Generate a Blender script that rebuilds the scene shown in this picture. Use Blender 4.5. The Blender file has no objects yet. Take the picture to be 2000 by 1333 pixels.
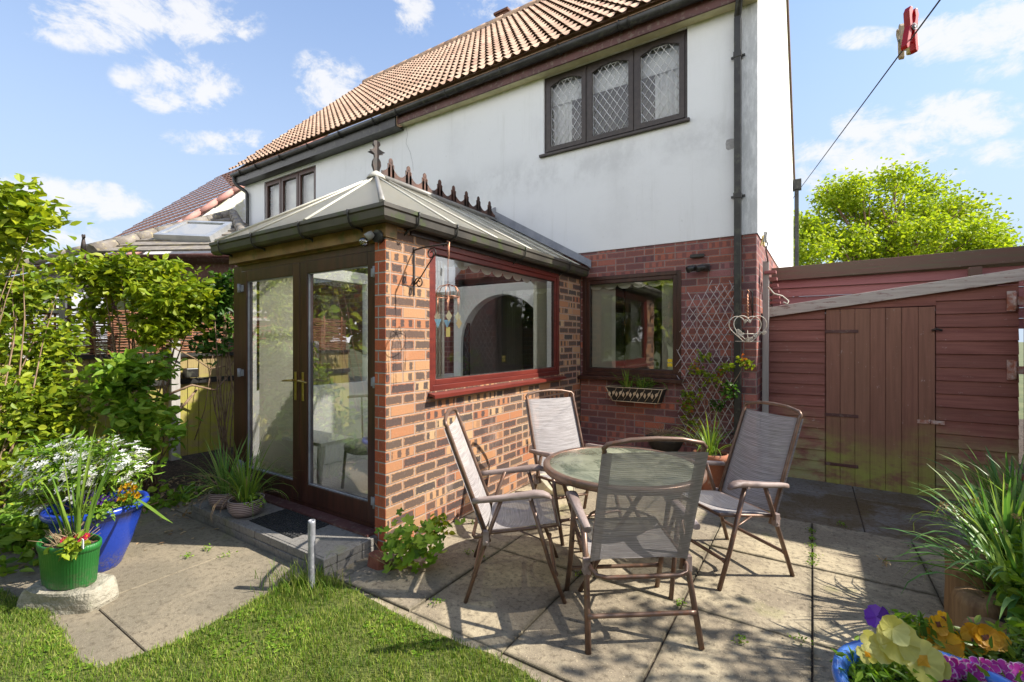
import bpy, math, random
from mathutils import Vector as V, Matrix
import numpy as np
R=math.radians
random.seed(7); rng=np.random.default_rng(7)
scene=bpy.context.scene
# ------------------------------------------------------------------ camera
CAMH=1.5; YAW=R(33.07); F_=V((-math.sin(YAW),math.cos(YAW),0)); R_=V((math.cos(YAW),math.sin(YAW),0)); U_=V((0,0,1)); FP=900.0
cd=bpy.data.cameras.new('camera'); cam=bpy.data.objects.new('camera',cd); scene.collection.objects.link(cam)
cd.sensor_width=36; cd.lens=36*FP/2000; cd.clip_start=0.05; cd.clip_end=2000
cam.location=(0,0,CAMH); cam.rotation_euler=(R(90),0,YAW); scene.camera=cam
CP=V((0,0,CAMH))
def ray(px,py): return F_+R_*((px-1000)/FP)+U_*((666-py)/FP)
def P(px,py,z): return CP+ray(px,py)*z
def G(px,py,h=0): d=ray(px,py); return CP+d*((h-CAMH)/d.z)
def onY(px,py,y): d=ray(px,py); return CP+d*(y/d.y)
def onX(px,py,x): d=ray(px,py); return CP+d*(x/d.x)
def onPlane(px,py,a,n): d=ray(px,py); return CP+d*((a-CP).dot(n)/d.dot(n))
# ------------------------------------------------------------------ light
EL=R(42); AZ=(0.885,0.465)
SUN=V((AZ[0]*math.cos(EL),AZ[1]*math.cos(EL),math.sin(EL))).normalized()
sl=bpy.data.lights.new('sun','SUN'); sl.energy=5.0; sl.angle=R(0.5); sl.color=(1,.94,.84)
so=bpy.data.objects.new('sun',sl); scene.collection.objects.link(so); so.rotation_euler=SUN.to_track_quat('Z','Y').to_euler(); so.location=(5,5,12)
scene.view_settings.view_transform='Standard'; scene.view_settings.look='None'; scene.view_settings.exposure=0.95; scene.view_settings.gamma=1
SKY_STRENGTH=0.15
# ------------------------------------------------------------------ node helper
class NB:
    def __init__(s,tree): s.t=tree; s.n=tree.nodes; s.l=tree.links
    def put(s,sock,v):
        if hasattr(v,'is_linked') or isinstance(v,bpy.types.NodeSocket): s.l.new(v,sock)
        else: sock.default_value=v
    def m(s,op,a,b=None,c=None,clamp=False):
        n=s.n.new('ShaderNodeMath'); n.operation=op; n.use_clamp=clamp
        s.put(n.inputs[0],a)
        if b is not None: s.put(n.inputs[1],b)
        if c is not None: s.put(n.inputs[2],c)
        return n.outputs[0]
    def vm(s,op,a,b=None):
        n=s.n.new('ShaderNodeVectorMath'); n.operation=op; s.put(n.inputs[0],a)
        if b is not None: s.put(n.inputs[1],b)
        return n.outputs['Value'] if op in('DOT_PRODUCT','LENGTH') else n.outputs[0]
    def step(s,x,lo,hi,a=0.0,b=1.0):
        n=s.n.new('ShaderNodeMapRange'); n.interpolation_type='SMOOTHSTEP'; s.put(n.inputs[0],x)
        for i,v in zip((1,2,3,4),(lo,hi,a,b)): s.put(n.inputs[i],v)
        return n.outputs[0]
    def mix(s,f,a,b,mode='MIX'):
        n=s.n.new('ShaderNodeMix'); n.data_type='RGBA'; n.blend_type=mode; n.clamp_factor=True
        s.put(n.inputs[0],f)
        for i,v in ((6,a),(7,b)):
            if isinstance(v,(tuple,list)): v=(*v[:3],1)
            s.put(n.inputs[i],v)
        return n.outputs[2]
    def noise(s,vec,scale,detail=4,rough=.6,dist=0,col=False):
        n=s.n.new('ShaderNodeTexNoise'); 
        if vec is not None: s.l.new(vec,n.inputs['Vector'])
        n.inputs['Scale'].default_value=scale; n.inputs['Detail'].default_value=detail; n.inputs['Roughness'].default_value=rough; n.inputs['Distortion'].default_value=dist
        return n.outputs['Color' if col else 'Fac']
    def ramp(s,f,stops):
        n=s.n.new('ShaderNodeValToRGB'); s.put(n.inputs[0],f); e=n.color_ramp.elements
        e[0].position=stops[0][0]; e[0].color=(*stops[0][1],1); e[1].position=stops[-1][0]; e[1].color=(*stops[-1][1],1)
        for p,c in stops[1:-1]: x=e.new(p); x.color=(*c,1)
        return n.outputs[0]
    def scale(s,vec,sc):
        n=s.n.new('ShaderNodeMapping'); s.l.new(vec,n.inputs[0]); n.inputs['Scale'].default_value=sc; return n.outputs[0]
    def sep(s,vec): n=s.n.new('ShaderNodeSeparateXYZ'); s.l.new(vec,n.inputs[0]); return n.outputs
    def comb(s,x,y,z): 
        n=s.n.new('ShaderNodeCombineXYZ'); 
        for i,v in enumerate((x,y,z)): s.put(n.inputs[i],v)
        return n.outputs[0]
    def white(s,vec): n=s.n.new('ShaderNodeTexWhiteNoise'); n.noise_dimensions='3D'; s.l.new(vec,n.inputs['Vector']); return n.outputs
    def obj(s): return s.n.new('ShaderNodeTexCoord').outputs['Object']
    def pos(s): return s.n.new('ShaderNodeNewGeometry').outputs['Position']
    def island(s): return s.n.new('ShaderNodeNewGeometry').outputs['Random Per Island']
    def bump(s,h,strength=.5,dist=.01):
        n=s.n.new('ShaderNodeBump'); s.put(n.inputs['Height'],h); n.inputs['Strength'].default_value=strength; n.inputs['Distance'].default_value=dist; return n.outputs[0]
def newmat(name):
    m=bpy.data.materials.new(name); m.use_nodes=True; nb=NB(m.node_tree); b=m.node_tree.nodes['Principled BSDF']; return m,nb,b
def setc(nb,b,c): nb.put(b.inputs['Base Color'],(*c[:3],1) if isinstance(c,(tuple,list)) else c)
def mottle(name,c1,c2,scale=8,rough=.6,bump=.2,bd=.004,metal=0,stretch=(1,1,1),c3=None,s3=40,world=False,spec=.4,detail=6,lo=.35,hi=.65):
    m,nb,b=newmat(name); co=nb.pos() if world else nb.obj(); co=nb.scale(co,stretch)
    n=nb.noise(co,scale,detail); col=nb.mix(nb.step(n,lo,hi),c1,c2)
    if c3: col=nb.mix(nb.step(nb.noise(co,s3,3),.52,.7),col,c3)
    setc(nb,b,col); b.inputs['Roughness'].default_value=rough; b.inputs['Metallic'].default_value=metal; b.inputs['Specular IOR Level'].default_value=spec
    if bump: nb.put(b.inputs['Normal'],nb.bump(nb.noise(co,scale*6,4),bump,bd))
    return m
# ------------------------------------------------------------------ world
w=bpy.data.worlds.new('World'); scene.world=w; w.use_nodes=True
nb=NB(w.node_tree); bg=w.node_tree.nodes['Background']
sk=w.node_tree.nodes.new('ShaderNodeTexSky'); sk.sky_type='NISHITA'; sk.sun_disc=False; sk.sun_elevation=EL; sk.sun_rotation=math.atan2(AZ[0],AZ[1]); sk.air_density=1.0; sk.dust_density=1.2; sk.ozone_density=1.4; sk.altitude=50
d=nb.vm('NORMALIZE',w.node_tree.nodes.new('ShaderNodeTexCoord').outputs['Generated'])
nz=nb.noise(d,7,7,.62,.3); nz1=nb.noise(nb.scale(d,(1,1,1.7)),11,8,.66,.35); nz2=nb.noise(d,34,6,.65)
dz=nb.sep(d)
mask=None
CL=[(290,35,170,55,.95),(365,160,95,52,1),(645,165,62,52,.9),(805,25,38,38,.8),(980,15,75,28,.9),(150,395,110,36,.85),(430,275,95,22,.6),(1860,80,75,48,.9),(1960,60,75,75,.85),(1695,240,55,32,.9),(1860,230,85,42,.95),(1700,330,120,50,.75),(1585,305,50,30,.6),(1690,75,60,18,.5),(1780,262,36,16,.7),(60,380,80,34,.7),(1960,300,60,26,.4),(90,470,140,30,.7)]
for px,py,rw,rh,am in CL:
    c=ray(px,py); dist=c.length; c=c.normalized(); rt=R_-c*R_.dot(c); rt.normalize(); up=c.cross(rt)*-1
    a=nb.m('MULTIPLY',nb.vm('DOT_PRODUCT',d,tuple(rt)),FP*dist/rw*.75); b_=nb.m('MULTIPLY',nb.vm('DOT_PRODUCT',d,tuple(up)),FP*dist/rh*.75)
    q=nb.m('SUBTRACT',1.0,nb.m('ADD',nb.m('MULTIPLY',a,a),nb.m('MULTIPLY',b_,b_)))
    fr=nb.step(nb.vm('DOT_PRODUCT',d,tuple(c)),.6,.7)
    q=nb.m('MULTIPLY',nb.m('MAXIMUM',q,0.0),nb.m('MULTIPLY',fr,am))
    mask=q if mask is None else nb.m('MAXIMUM',mask,q)
nn=nb.m('ADD',nb.m('MULTIPLY',nb.m('SUBTRACT',nz1,.5),4.6),nb.m('MULTIPLY',nb.m('SUBTRACT',nz2,.5),1.3))
cm=nb.step(nb.m('ADD',mask,nb.m('MULTIPLY',nn,nb.step(mask,0.0,.3,.2,1.0))),.15,1.15)
back=nb.m('MULTIPLY',nb.m('MULTIPLY',nb.step(nb.vm('DOT_PRODUCT',d,tuple(F_)),.5,.1,0,1),nb.step(nz,.30,.52,.45,1.0)),nb.step(dz[2],.30,.68,1,0))  # added bright cloud band low behind the camera, fills the shaded facade
hz=nb.step(dz[2],-.02,.75,.97,.22)
skyc=nb.mix(1.0,sk.outputs[0],(.70,.84,1.03),'MULTIPLY')
skyc=nb.mix(hz,skyc,(2.2,2.65,3.2))
skyc=nb.mix(nb.m('MULTIPLY',cm,.88),skyc,(3.45,3.45,3.5))
skyc=nb.mix(nb.step(dz[2],.62,.9,0,.45),skyc,(.35,.6,1.3))
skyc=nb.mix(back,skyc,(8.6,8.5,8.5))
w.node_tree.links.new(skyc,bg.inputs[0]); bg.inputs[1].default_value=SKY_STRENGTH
# ------------------------------------------------------------------ mesh builder
COL=scene.collection
def wloc(o):
    v=V((0,0,0))
    while o is not None: v=v+o.location; o=o.parent
    return v
class MB:
    def __init__(s): s.v=[]; s.f=[]; s.s=[]; s.m=[]; s.mi=0
    def face(s,idx,smooth=False): s.f.append(idx); s.s.append(smooth); s.m.append(s.mi)
    def poly(s,pts,smooth=False):
        n=len(s.v); s.v+=[tuple(p) for p in pts]; s.face(list(range(n,n+len(pts))),smooth)
    def box(s,a,b):
        x0,y0,z0=[min(p,q) for p,q in zip(a,b)]; x1,y1,z1=[max(p,q) for p,q in zip(a,b)]
        return s.hexa([(x0,y0,z0),(x1,y0,z0),(x1,y1,z0),(x0,y1,z0),(x0,y0,z1),(x1,y0,z1),(x1,y1,z1),(x0,y1,z1)])
    def hexa(s,p):
        n=len(s.v); s.v+=[tuple(q) for q in p]
        for f in ((0,3,2,1),(4,5,6,7),(0,1,5,4),(1,2,6,5),(2,3,7,6),(3,0,4,7)): s.face([n+i for i in f])
    def obox(s,o,a,b,c):
        o,a,b,c=V(o),V(a),V(b),V(c); s.hexa([o,o+a,o+a+b,o+b,o+c,o+a+c,o+a+b+c,o+b+c])
    def prism(s,pts,ext):
        n=len(s.v); k=len(pts); e=V(ext); s.v+=[tuple(p) for p in pts]+[tuple(V(p)+e) for p in pts]
        s.face(list(range(n,n+k))); s.face([n+k+i for i in reversed(range(k))])
        for i in range(k): j=(i+1)%k; s.face([n+j,n+i,n+k+i,n+k+j])
    def tube(s,pts,r,seg=8,closed=False,flat=None):
        pts=[V(p) for p in pts]; k=len(pts); rs=r if isinstance(r,(list,tuple)) else [r]*k; n0=len(s.v); nrm=None
        for i,p in enumerate(pts):
            if closed: t=(pts[(i+1)%k]-pts[i-1])
            else: t=(pts[min(i+1,k-1)]-pts[max(i-1,0)])
            t=t.normalized() if t.length>1e-9 else V((0,0,1))
            if nrm is None:
                a=V((0,0,1)) if abs(t.z)<.9 else V((1,0,0)); nrm=(a-t*a.dot(t)).normalized()
            else:
                nrm=(nrm-t*nrm.dot(t)); nrm=nrm.normalized() if nrm.length>1e-6 else V((1,0,0))
            bn=t.cross(nrm)
            for j in range(seg):
                an=2*math.pi*j/seg; fx=1 if flat is None else flat
                s.v.append(tuple(p+nrm*(math.cos(an)*rs[i]*fx)+bn*(math.sin(an)*rs[i])))
        for i in range(k if closed else k-1):
            a=n0+i*seg; b=n0+((i+1)%k)*seg
            for j in range(seg): jj=(j+1)%seg; s.face([a+j,a+jj,b+jj,b+j],True)
        if not closed:
            s.face([n0+j for j in reversed(range(seg))]); s.face([n0+(k-1)*seg+j for j in range(seg)])
    def lathe(s,prof,c=(0,0,0),seg=32,sx=1,sy=1,rot=0,cap=True,ripple=None):
        n0=len(s.v); k=len(prof)
        for r,z in prof:
            for j in range(seg):
                an=2*math.pi*j/seg; rr=r*(1+(ripple(j) if ripple else 0)); x=rr*math.cos(an)*sx; y=rr*math.sin(an)*sy
                s.v.append((c[0]+x*math.cos(rot)-y*math.sin(rot),c[1]+x*math.sin(rot)+y*math.cos(rot),c[2]+z))
        for i in range(k-1):
            for j in range(seg): jj=(j+1)%seg; a=n0+i*seg; s.face([a+j,a+jj,a+seg+jj,a+seg+j],True)
        if cap: s.face([n0+j for j in reversed(range(seg))]); s.face([n0+(k-1)*seg+j for j in range(seg)])
    def grid(s,fn,nu,nv,smooth=True):
        n0=len(s.v)
        for i in range(nu+1):
            for j in range(nv+1): s.v.append(tuple(fn(i/nu,j/nv)))
        for i in range(nu):
            for j in range(nv): a=n0+i*(nv+1)+j; s.face([a,a+nv+1,a+nv+2,a+1],smooth)
    def ball(s,c,r,seg=8,rings=5,sq=(1,1,1)):
        s.grid(lambda u,v:(c[0]+r*sq[0]*math.sin(math.pi*u)*math.cos(2*math.pi*v),c[1]+r*sq[1]*math.sin(math.pi*u)*math.sin(2*math.pi*v),c[2]+r*sq[2]*math.cos(math.pi*u)),rings,seg)
    def ribbon(s,pts,w,fold=.25,side=None):
        pts=[V(p) for p in pts]; k=len(pts); n0=len(s.v)
        for i,p in enumerate(pts):
            t=(pts[min(i+1,k-1)]-pts[max(i-1,0)]); t=t.normalized() if t.length>1e-9 else V((0,0,1))
            sd=side if side is not None else t.cross(V((0,0,1)))
            sd=V(sd); sd=sd-t*sd.dot(t); sd=sd.normalized() if sd.length>1e-5 else V((1,0,0))
            n=sd.cross(t); f=i/(k-1); ww=w*(1-(f**3))*(.55+.45*min(1,f*4)) if i<k-1 else w*.05
            s.v+= [tuple(p-sd*ww+n*ww*fold),tuple(p),tuple(p+sd*ww+n*ww*fold)]
        for i in range(k-1):
            a=n0+i*3
            for j in (0,1): s.face([a+j,a+j+1,a+4+j,a+3+j],True)
    def arr(s,vs,quads,smooth=False):
        n=len(s.v); s.v+=vs.tolist(); s.f+=(quads+n).tolist(); s.s+=[smooth]*len(quads); s.m+=[s.mi]*len(quads)
    def build(s,name,mat,parent=None,bevel=0,kind=None):
        off=wloc(parent) if parent is not None else V((0,0,0))
        me=bpy.data.meshes.new(name); vv=s.v
        if off.length>0: vv=[(x-off.x,y-off.y,z-off.z) for x,y,z in vv]
        me.from_pydata(vv,[],s.f); mats=mat if isinstance(mat,(list,tuple)) else [mat]
        for m_ in mats: me.materials.append(m_)
        me.polygons.foreach_set('use_smooth',s.s); me.polygons.foreach_set('material_index',s.m); me.update()
        o=bpy.data.objects.new(name,me); COL.objects.link(o)
        if parent is not None: o.parent=parent
        if bevel:
            b=o.modifiers.new('bevel','BEVEL'); b.width=bevel; b.segments=2; b.limit_method='ANGLE'; b.angle_limit=R(40)
        if kind: o['kind']=kind
        return o
def tag(o,label,cat,group=None,kind=None):
    o['label']=label; o['category']=cat
    if group: o['group']=group
    if kind: o['kind']=kind
    return o
def thing(name,loc,label,cat,group=None,rz=0):
    o=bpy.data.objects.new(name,None); COL.objects.link(o); o.location=loc; o.rotation_euler=(0,0,rz); o.empty_display_size=.1
    return tag(o,label,cat,group)
def copy_tree(o,parent=None):
    c=o.copy(); COL.objects.link(c)
    if parent is not None: c.parent=parent
    for ch in list(o.children): copy_tree(ch,c)
    return c
def unit(a): return a/np.maximum(np.linalg.norm(a,axis=1,keepdims=True),1e-9)
def leaves(mb,cen,length,width,up=.35,droop=0,seed=0,outward=None,fold=.3):
    """one small folded kite-shaped leaf per row of cen"""
    r=np.random.default_rng(seed); n=len(cen); d=r.normal(size=(n,3)); d[:,2]=d[:,2]*.6-droop
    if outward is not None: d=d+outward
    d=unit(d); nr=r.normal(size=(n,3))*(1-up); nr[:,2]+=up*2; nr=unit(nr-d*np.sum(nr*d,axis=1,keepdims=True)); s=np.cross(d,nr)
    L=(length*(.6+.7*r.random(n)))[:,None]; W=(width*(.6+.6*r.random(n)))[:,None]
    b=cen; t=cen+d*L-nr*L*.12; m=cen+d*L*.3; m2=cen+d*L*.66; up_=nr*W*fold
    q=np.stack([b,m-s*W*.92+up_,m2-s*W*.78+up_*.8-nr*L*.03,t,m2+s*W*.78+up_*.8-nr*L*.03,m+s*W*.92+up_],axis=1).reshape(-1,3)
    f=np.arange(n)[:,None]*6; tri=np.concatenate([f+[0,1,2,3],f+[0,3,4,5]],axis=0)
    mb.arr(q,tri)
def sprigs(blobs,n,seed=0,cl=6,spread=.05,shell=.55):
    """leaf centres in clusters spread through ellipsoid blobs ((x,y,z),(rx,ry,rz),weight)"""
    r=np.random.default_rng(seed); ws=np.array([b[2] for b in blobs],float); ws/=ws.sum(); out=[]; dirs=[]
    for b,wt in zip(blobs,ws):
        k=max(1,int(n*wt/cl)); u=unit(r.normal(size=(k,3))); rad=(shell+(1-shell)*r.random(k))**(1/1.5)
        rad=rad*(1+.28*np.sin(u[:,0]*5+seed)*np.cos(u[:,2]*4+u[:,1]*3))
        c=np.array(b[0])+u*rad[:,None]*np.array(b[1])
        c=np.repeat(c,cl,axis=0); u=np.repeat(u,cl,axis=0)
        tw=np.repeat(unit(r.normal(size=(k,3))+[0,0,-.2]),cl,axis=0)*(np.tile(np.arange(cl),k)[:,None]-cl/2)*spread/cl*1.6
        out.append(c+tw+r.normal(size=c.shape)*spread*.35); dirs.append(u)
    return np.concatenate(out),np.concatenate(dirs)
# ------------------------------------------------------------------ materials
def leafmat(name,cols,trans=.38,rough=.5):
    m,nb,b=newmat(name); r=nb.island(); c=nb.ramp(r,[(.0,tuple(x*.6 for x in cols[0]))]+[(.12+.88*i/(len(cols)-1),x) for i,x in enumerate(cols)])
    c=nb.mix(nb.step(nb.noise(nb.pos(),3.5,3),.35,.65,.0,.45),c,tuple(x*.55 for x in cols[0]))
    setc(nb,b,c); b.inputs['Roughness'].default_value=rough; b.inputs['Specular IOR Level'].default_value=.35
    t=nb.n.new('ShaderNodeBsdfTranslucent'); nb.l.new(nb.mix(1.0,c,(1.25,1.2,.6),'MULTIPLY'),t.inputs[0]); x=nb.n.new('ShaderNodeMixShader'); x.inputs[0].default_value=trans
    nb.l.new(b.outputs[0],x.inputs[1]); nb.l.new(t.outputs[0],x.inputs[2]); nb.l.new(x.outputs[0],nb.n['Material Output'].inputs[0]); return m
def brickmat(name,stops,dark,mortar,darkamt=.85,seed=0,rowh=.0795,off=0.0):
    m,nb,b=newmat(name); p=nb.pos(); s=nb.sep(p); L=.2385
    v=nb.m('DIVIDE',nb.m('ADD',s[2],off),rowh); row=nb.m('FLOOR',v); fv=nb.m('FRACT',v)
    u=nb.m('ADD',nb.m('DIVIDE',nb.m('ADD',s[0],s[1]),L),nb.m('MULTIPLY',nb.m('MODULO',nb.m('ADD',row,100.0),2.0),.5)); u=nb.m('ADD',u,100.0)
    col=nb.m('FLOOR',u); fu=nb.m('FRACT',u)
    wn=nb.white(nb.comb(col,row,seed+.5)); half=nb.m('GREATER_THAN',wn[0],.82)
    fu2=nb.m('FRACT',nb.m('MULTIPLY',fu,2.0)); hs=nb.m('FLOOR',nb.m('MULTIPLY',fu,2.0))
    cs=nb.sep(nb.white(nb.comb(col,row,nb.m('ADD',seed+3.3,nb.m('MULTIPLY',nb.m('MULTIPLY',hs,half),7.0))))[1])
    du1=nb.m('MULTIPLY',nb.m('MINIMUM',fu,nb.m('SUBTRACT',1.0,fu)),L); du2=nb.m('MULTIPLY',nb.m('MINIMUM',fu2,nb.m('SUBTRACT',1.0,fu2)),L/2)
    du=nb.m('ADD',nb.m('MULTIPLY',du1,nb.m('SUBTRACT',1.0,half)),nb.m('MULTIPLY',du2,half))
    dv=nb.m('MULTIPLY',nb.m('MINIMUM',fv,nb.m('SUBTRACT',1.0,fv)),rowh)
    nf=nb.noise(p,60,4); nf2=nb.noise(p,42,6,.75)
    d=nb.m('ADD',nb.m('MINIMUM',du,dv),nb.m('MULTIPLY',nb.m('SUBTRACT',nf,.5),.005))
    bm=nb.step(d,.0036,.0062)
    dd=nb.m('ADD',d,nb.m('MULTIPLY',nb.m('SUBTRACT',nf2,.5),.036))
    patch=nb.step(dd,.0085,.0165)
    str_=nb.step(nb.m('SINE',nb.m('ADD',nb.m('MULTIPLY',fu,nb.m('ADD',12.0,nb.m('MULTIPLY',cs[2],9.0))),nb.m('ADD',nb.m('MULTIPLY',cs[1],6.0),nb.m('MULTIPLY',nf,2.0)))),-.2,.45)
    strm=nb.m('GREATER_THAN',cs[0],.72)
    patch=nb.m('MULTIPLY',patch,nb.m('ADD',nb.m('SUBTRACT',1.0,strm),nb.m('MULTIPLY',strm,str_)))
    patch=nb.m('MULTIPLY',patch,nb.m('MULTIPLY',nb.step(cs[2],.10,.16),nb.m('MULTIPLY',nb.m('ADD',.86,nb.m('MULTIPLY',cs[1],.14)),darkamt)))
    base=nb.ramp(cs[1],stops); base=nb.mix(nb.step(nf2,.3,.7,.0,.35),base,tuple(x*.55 for x in stops[-1][1]))
    c=nb.mix(patch,base,nb.mix(nf2,dark,tuple(min(1,x*1.7) for x in dark)))
    c=nb.mix(nb.step(nb.noise(p,130,2),.66,.72,0,.5),c,mortar)
    mc=nb.mix(nb.noise(p,9,4),mortar,tuple(x*.55 for x in mortar)); c=nb.mix(bm,mc,c)
    c=nb.mix(nb.step(nb.noise(nb.scale(p,(1,1,.6)),2.2,5,.65),.58,.75,0,.3),c,tuple(min(1,x*1.25) for x in mortar))
    setc(nb,b,c); b.inputs['Roughness'].default_value=.88; b.inputs['Specular IOR Level'].default_value=.25
    h=nb.m('ADD',nb.m('MULTIPLY',bm,1.0),nb.m('MULTIPLY',nf,.35)); nb.put(b.inputs['Normal'],nb.bump(h,.9,.007)); return m
M={}
M['brick']=brickmat('sunny brick',[(0,(.37,.165,.08)),(.25,(.45,.26,.135)),(.5,(.39,.185,.088)),(.75,(.34,.115,.055)),(1,(.47,.31,.17))],(.036,.031,.032),(.42,.31,.25),.94,1)
M['brickq']=brickmat('red brick',[(0,(.42,.10,.045)),(.5,(.5,.14,.06)),(1,(.34,.09,.05))],(.1,.04,.03),(.42,.40,.37),.25,5)
M['brickp']=brickmat('shaded purple brick',[(0,(.40,.14,.10)),(.3,(.26,.10,.09)),(.55,(.48,.15,.08)),(.8,(.36,.16,.16)),(1,(.19,.075,.07))],(.06,.04,.045),(.33,.28,.26),.62,9,off=.02)  # house brick: same family but redder; shade darkening is in these colours
def render_mat():
    m,nb,b=newmat('painted render'); p=nb.pos()
    n=nb.noise(p,.9,6,.65); st=nb.noise(nb.scale(p,(5,5,.35)),1.6,6,.7); f=nb.noise(p,14,6,.7)
    c=nb.mix(nb.step(n,.45,.75,0,.6),(.75,.757,.768),(.62,.625,.635)); c=nb.mix(nb.step(st,.52,.82,0,.4),c,(.52,.52,.5)); c=nb.mix(nb.step(f,.62,.76,0,.35),c,(.42,.42,.41))
    s=nb.sep(p); stain=nb.m('MULTIPLY',nb.step(nb.m('ABSOLUTE',nb.m('SUBTRACT',s[2],3.78)),.0,.42,1,0),nb.step(nb.noise(nb.scale(p,(1,1,.8)),1.7,6,.7),.38,.62)); c=nb.mix(nb.m('MULTIPLY',stain,.5),c,(.47,.47,.48))
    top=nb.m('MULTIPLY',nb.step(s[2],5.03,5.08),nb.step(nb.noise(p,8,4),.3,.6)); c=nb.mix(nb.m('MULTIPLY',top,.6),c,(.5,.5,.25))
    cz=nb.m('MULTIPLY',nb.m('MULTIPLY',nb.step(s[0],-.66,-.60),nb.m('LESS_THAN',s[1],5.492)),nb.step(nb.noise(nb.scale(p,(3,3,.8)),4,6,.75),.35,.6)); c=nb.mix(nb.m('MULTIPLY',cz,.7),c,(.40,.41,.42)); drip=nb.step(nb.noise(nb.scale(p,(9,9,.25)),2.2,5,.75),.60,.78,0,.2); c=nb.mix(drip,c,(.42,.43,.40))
    setc(nb,b,c); b.inputs['Roughness'].default_value=.85; nb.put(b.inputs['Normal'],nb.bump(nb.m('ADD',nb.noise(p,90,4),nb.m('MULTIPLY',nb.noise(p,3,3),4.0)),.18,.006)); return m
M['render']=render_mat()
M['white']=mottle('white plaster',(.86,.855,.83),(.82,.81,.79),3,.8,.05)
M['tile']=mottle('clay roof tile',(.40,.26,.175),(.53,.37,.26),1.2,.8,.2,.003,c3=(.34,.20,.14),s3=5,world=True,detail=9)
M['tileb']=mottle('brown roof tile',(.11,.05,.035),(.16,.075,.05),5,.85,.2,world=True)
M['ridge']=mottle('pink ridge tile',(.42,.2,.17),(.5,.27,.22),4,.8,.2,world=True)
M['black']=mottle('black plastic',(.018,.017,.016),(.035,.034,.032),5,.38,.05,c3=(.06,.06,.045),s3=14,world=True)
M['greyguttr']=mottle('weathered gutter plastic',(.04,.036,.030),(.068,.060,.048),3,.42,.08,c3=(.05,.065,.02),s3=9,world=True)
M['fascia']=mottle('maroon fascia board',(.085,.035,.032),(.12,.05,.045),5,.5,.08,c3=(.16,.11,.09),s3=22,world=True)
M['soffit']=mottle('cream soffit',(.62,.58,.36),(.5,.46,.28),6,.7,.1,world=True)
M['upvc']=mottle('dark woodgrain frame',(.035,.014,.010),(.065,.024,.016),18,.33,.12,.0008,stretch=(1,1,.12),world=True)
M['upvcblk']=mottle('dark brown frame',(.028,.02,.017),(.045,.032,.027),14,.35,.12,.001,world=True)
M['redwood']=mottle('mahogany red frame',(.10,.018,.014),(.145,.026,.018),22,.36,.1,.0008,stretch=(1,.1,1),world=True)
M['lead']=mottle('lead flashing',(.2,.21,.24),(.28,.29,.32),6,.55,.4,.01,world=True)
M['wire']=mottle('white wire',(.55,.52,.45),(.4,.33,.25),20,.5,.1)
M['wlead']=mottle('pale lead strips',(.72,.72,.74),(.6,.6,.62),20,.5,0)
M['iron']=mottle('black iron',(.02,.018,.017),(.05,.03,.022),18,.55,.25)
M['crest']=mottle('rusty cresting iron',(.13,.06,.042),(.05,.032,.028),9,.7,.4,world=True)
M['brass']=mottle('brass',(.55,.42,.16),(.45,.33,.12),12,.3,.02,metal=1)
M['copper']=mottle('copper wire',(.5,.25,.15),(.35,.16,.1),15,.4,.05,metal=.8)
M['hinge']=mottle('grey hinge plastic',(.2,.21,.24),(.26,.27,.3),10,.5,.05)
M['rust']=mottle('rusty painted steel',(.52,.43,.4),(.34,.12,.07),16,.6,.3,c3=(.3,.1,.05),s3=20)
def wood_mat(name,c1,c2,c3,algae=None,bare=None,ax=0,rough=.75):
    m,nb,b=newmat(name); p=nb.pos(); s=nb.sep(p); st=(1.2,1.2,26) if ax==0 else (26,26,1.2)
    g=nb.noise(nb.scale(p,st),1.6,6,.7); r=nb.island(); c=nb.mix(nb.step(g,.3,.7),c1,c2); c=nb.mix(nb.m('MULTIPLY',r,.5),c,c3)
    if algae: 
        hm=nb.step(nb.m('ADD',s[2],nb.m('MULTIPLY',nb.m('SUBTRACT',nb.noise(p,2.5,5),.5),.9)),algae[1],algae[2],1,0)
        c=nb.mix(nb.m('MULTIPLY',nb.m('MULTIPLY',hm,nb.step(nb.noise(nb.scale(p,(1,1,2)),5,4),.3,.6)),.9),c,nb.mix(g,algae[0],tuple(x*1.5 for x in algae[0])))
    if bare:
        bmk=nb.m('MULTIPLY',nb.step(nb.noise(nb.scale(p,(2.2,2.2,13) if ax==0 else (13,13,1.5)),2.6,6,.7),bare[1],bare[1]+.12),nb.step(s[0],bare[2],bare[3],1,.25)); c=nb.mix(bmk,c,bare[0])
    k=nb.step(nb.noise(nb.scale(p,(1,1,2.2) if ax==0 else (2.2,2.2,1)),13,6,.8),.63,.69,0,.6); c=nb.mix(k,c,(.5,.42,.4))
    setc(nb,b,c); b.inputs['Roughness'].default_value=rough; b.inputs['Specular IOR Level'].default_value=.3
    nb.put(b.inputs['Normal'],nb.bump(g,.45,.004)); return m
M['shed']=wood_mat('red shed timber',(.20,.070,.058),(.33,.135,.11),(.15,.065,.05),((.26,.25,.11),.1,.8),((.33,.28,.24),.60,-.4,.3))
M['sheddoor']=wood_mat('brown shed door timber',(.19,.085,.062),(.27,.125,.09),(.25,.14,.09),((.25,.27,.06),.05,.75),None,1)
M['barge']=wood_mat('weathered pale timber',(.36,.31,.28),(.52,.47,.43),(.42,.34,.31),None,((.20,.09,.08),.56,9,10))
M['beam']=wood_mat('dark roof beam',(.13,.12,.075),(.17,.09,.075),(.14,.07,.065),None,None)
M['clad']=wood_mat('purple cladding',(.32,.12,.115),(.4,.17,.155),(.27,.11,.12),None,None)
M['fence']=wood_mat('fence timber',(.26,.19,.085),(.36,.28,.12),(.24,.18,.09),((.26,.26,.03),.5,1.3),None,1)
M['greywood']=wood_mat('grey weathered post',(.3,.28,.26),(.42,.4,.38),(.34,.32,.3),None,None,1)
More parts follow.
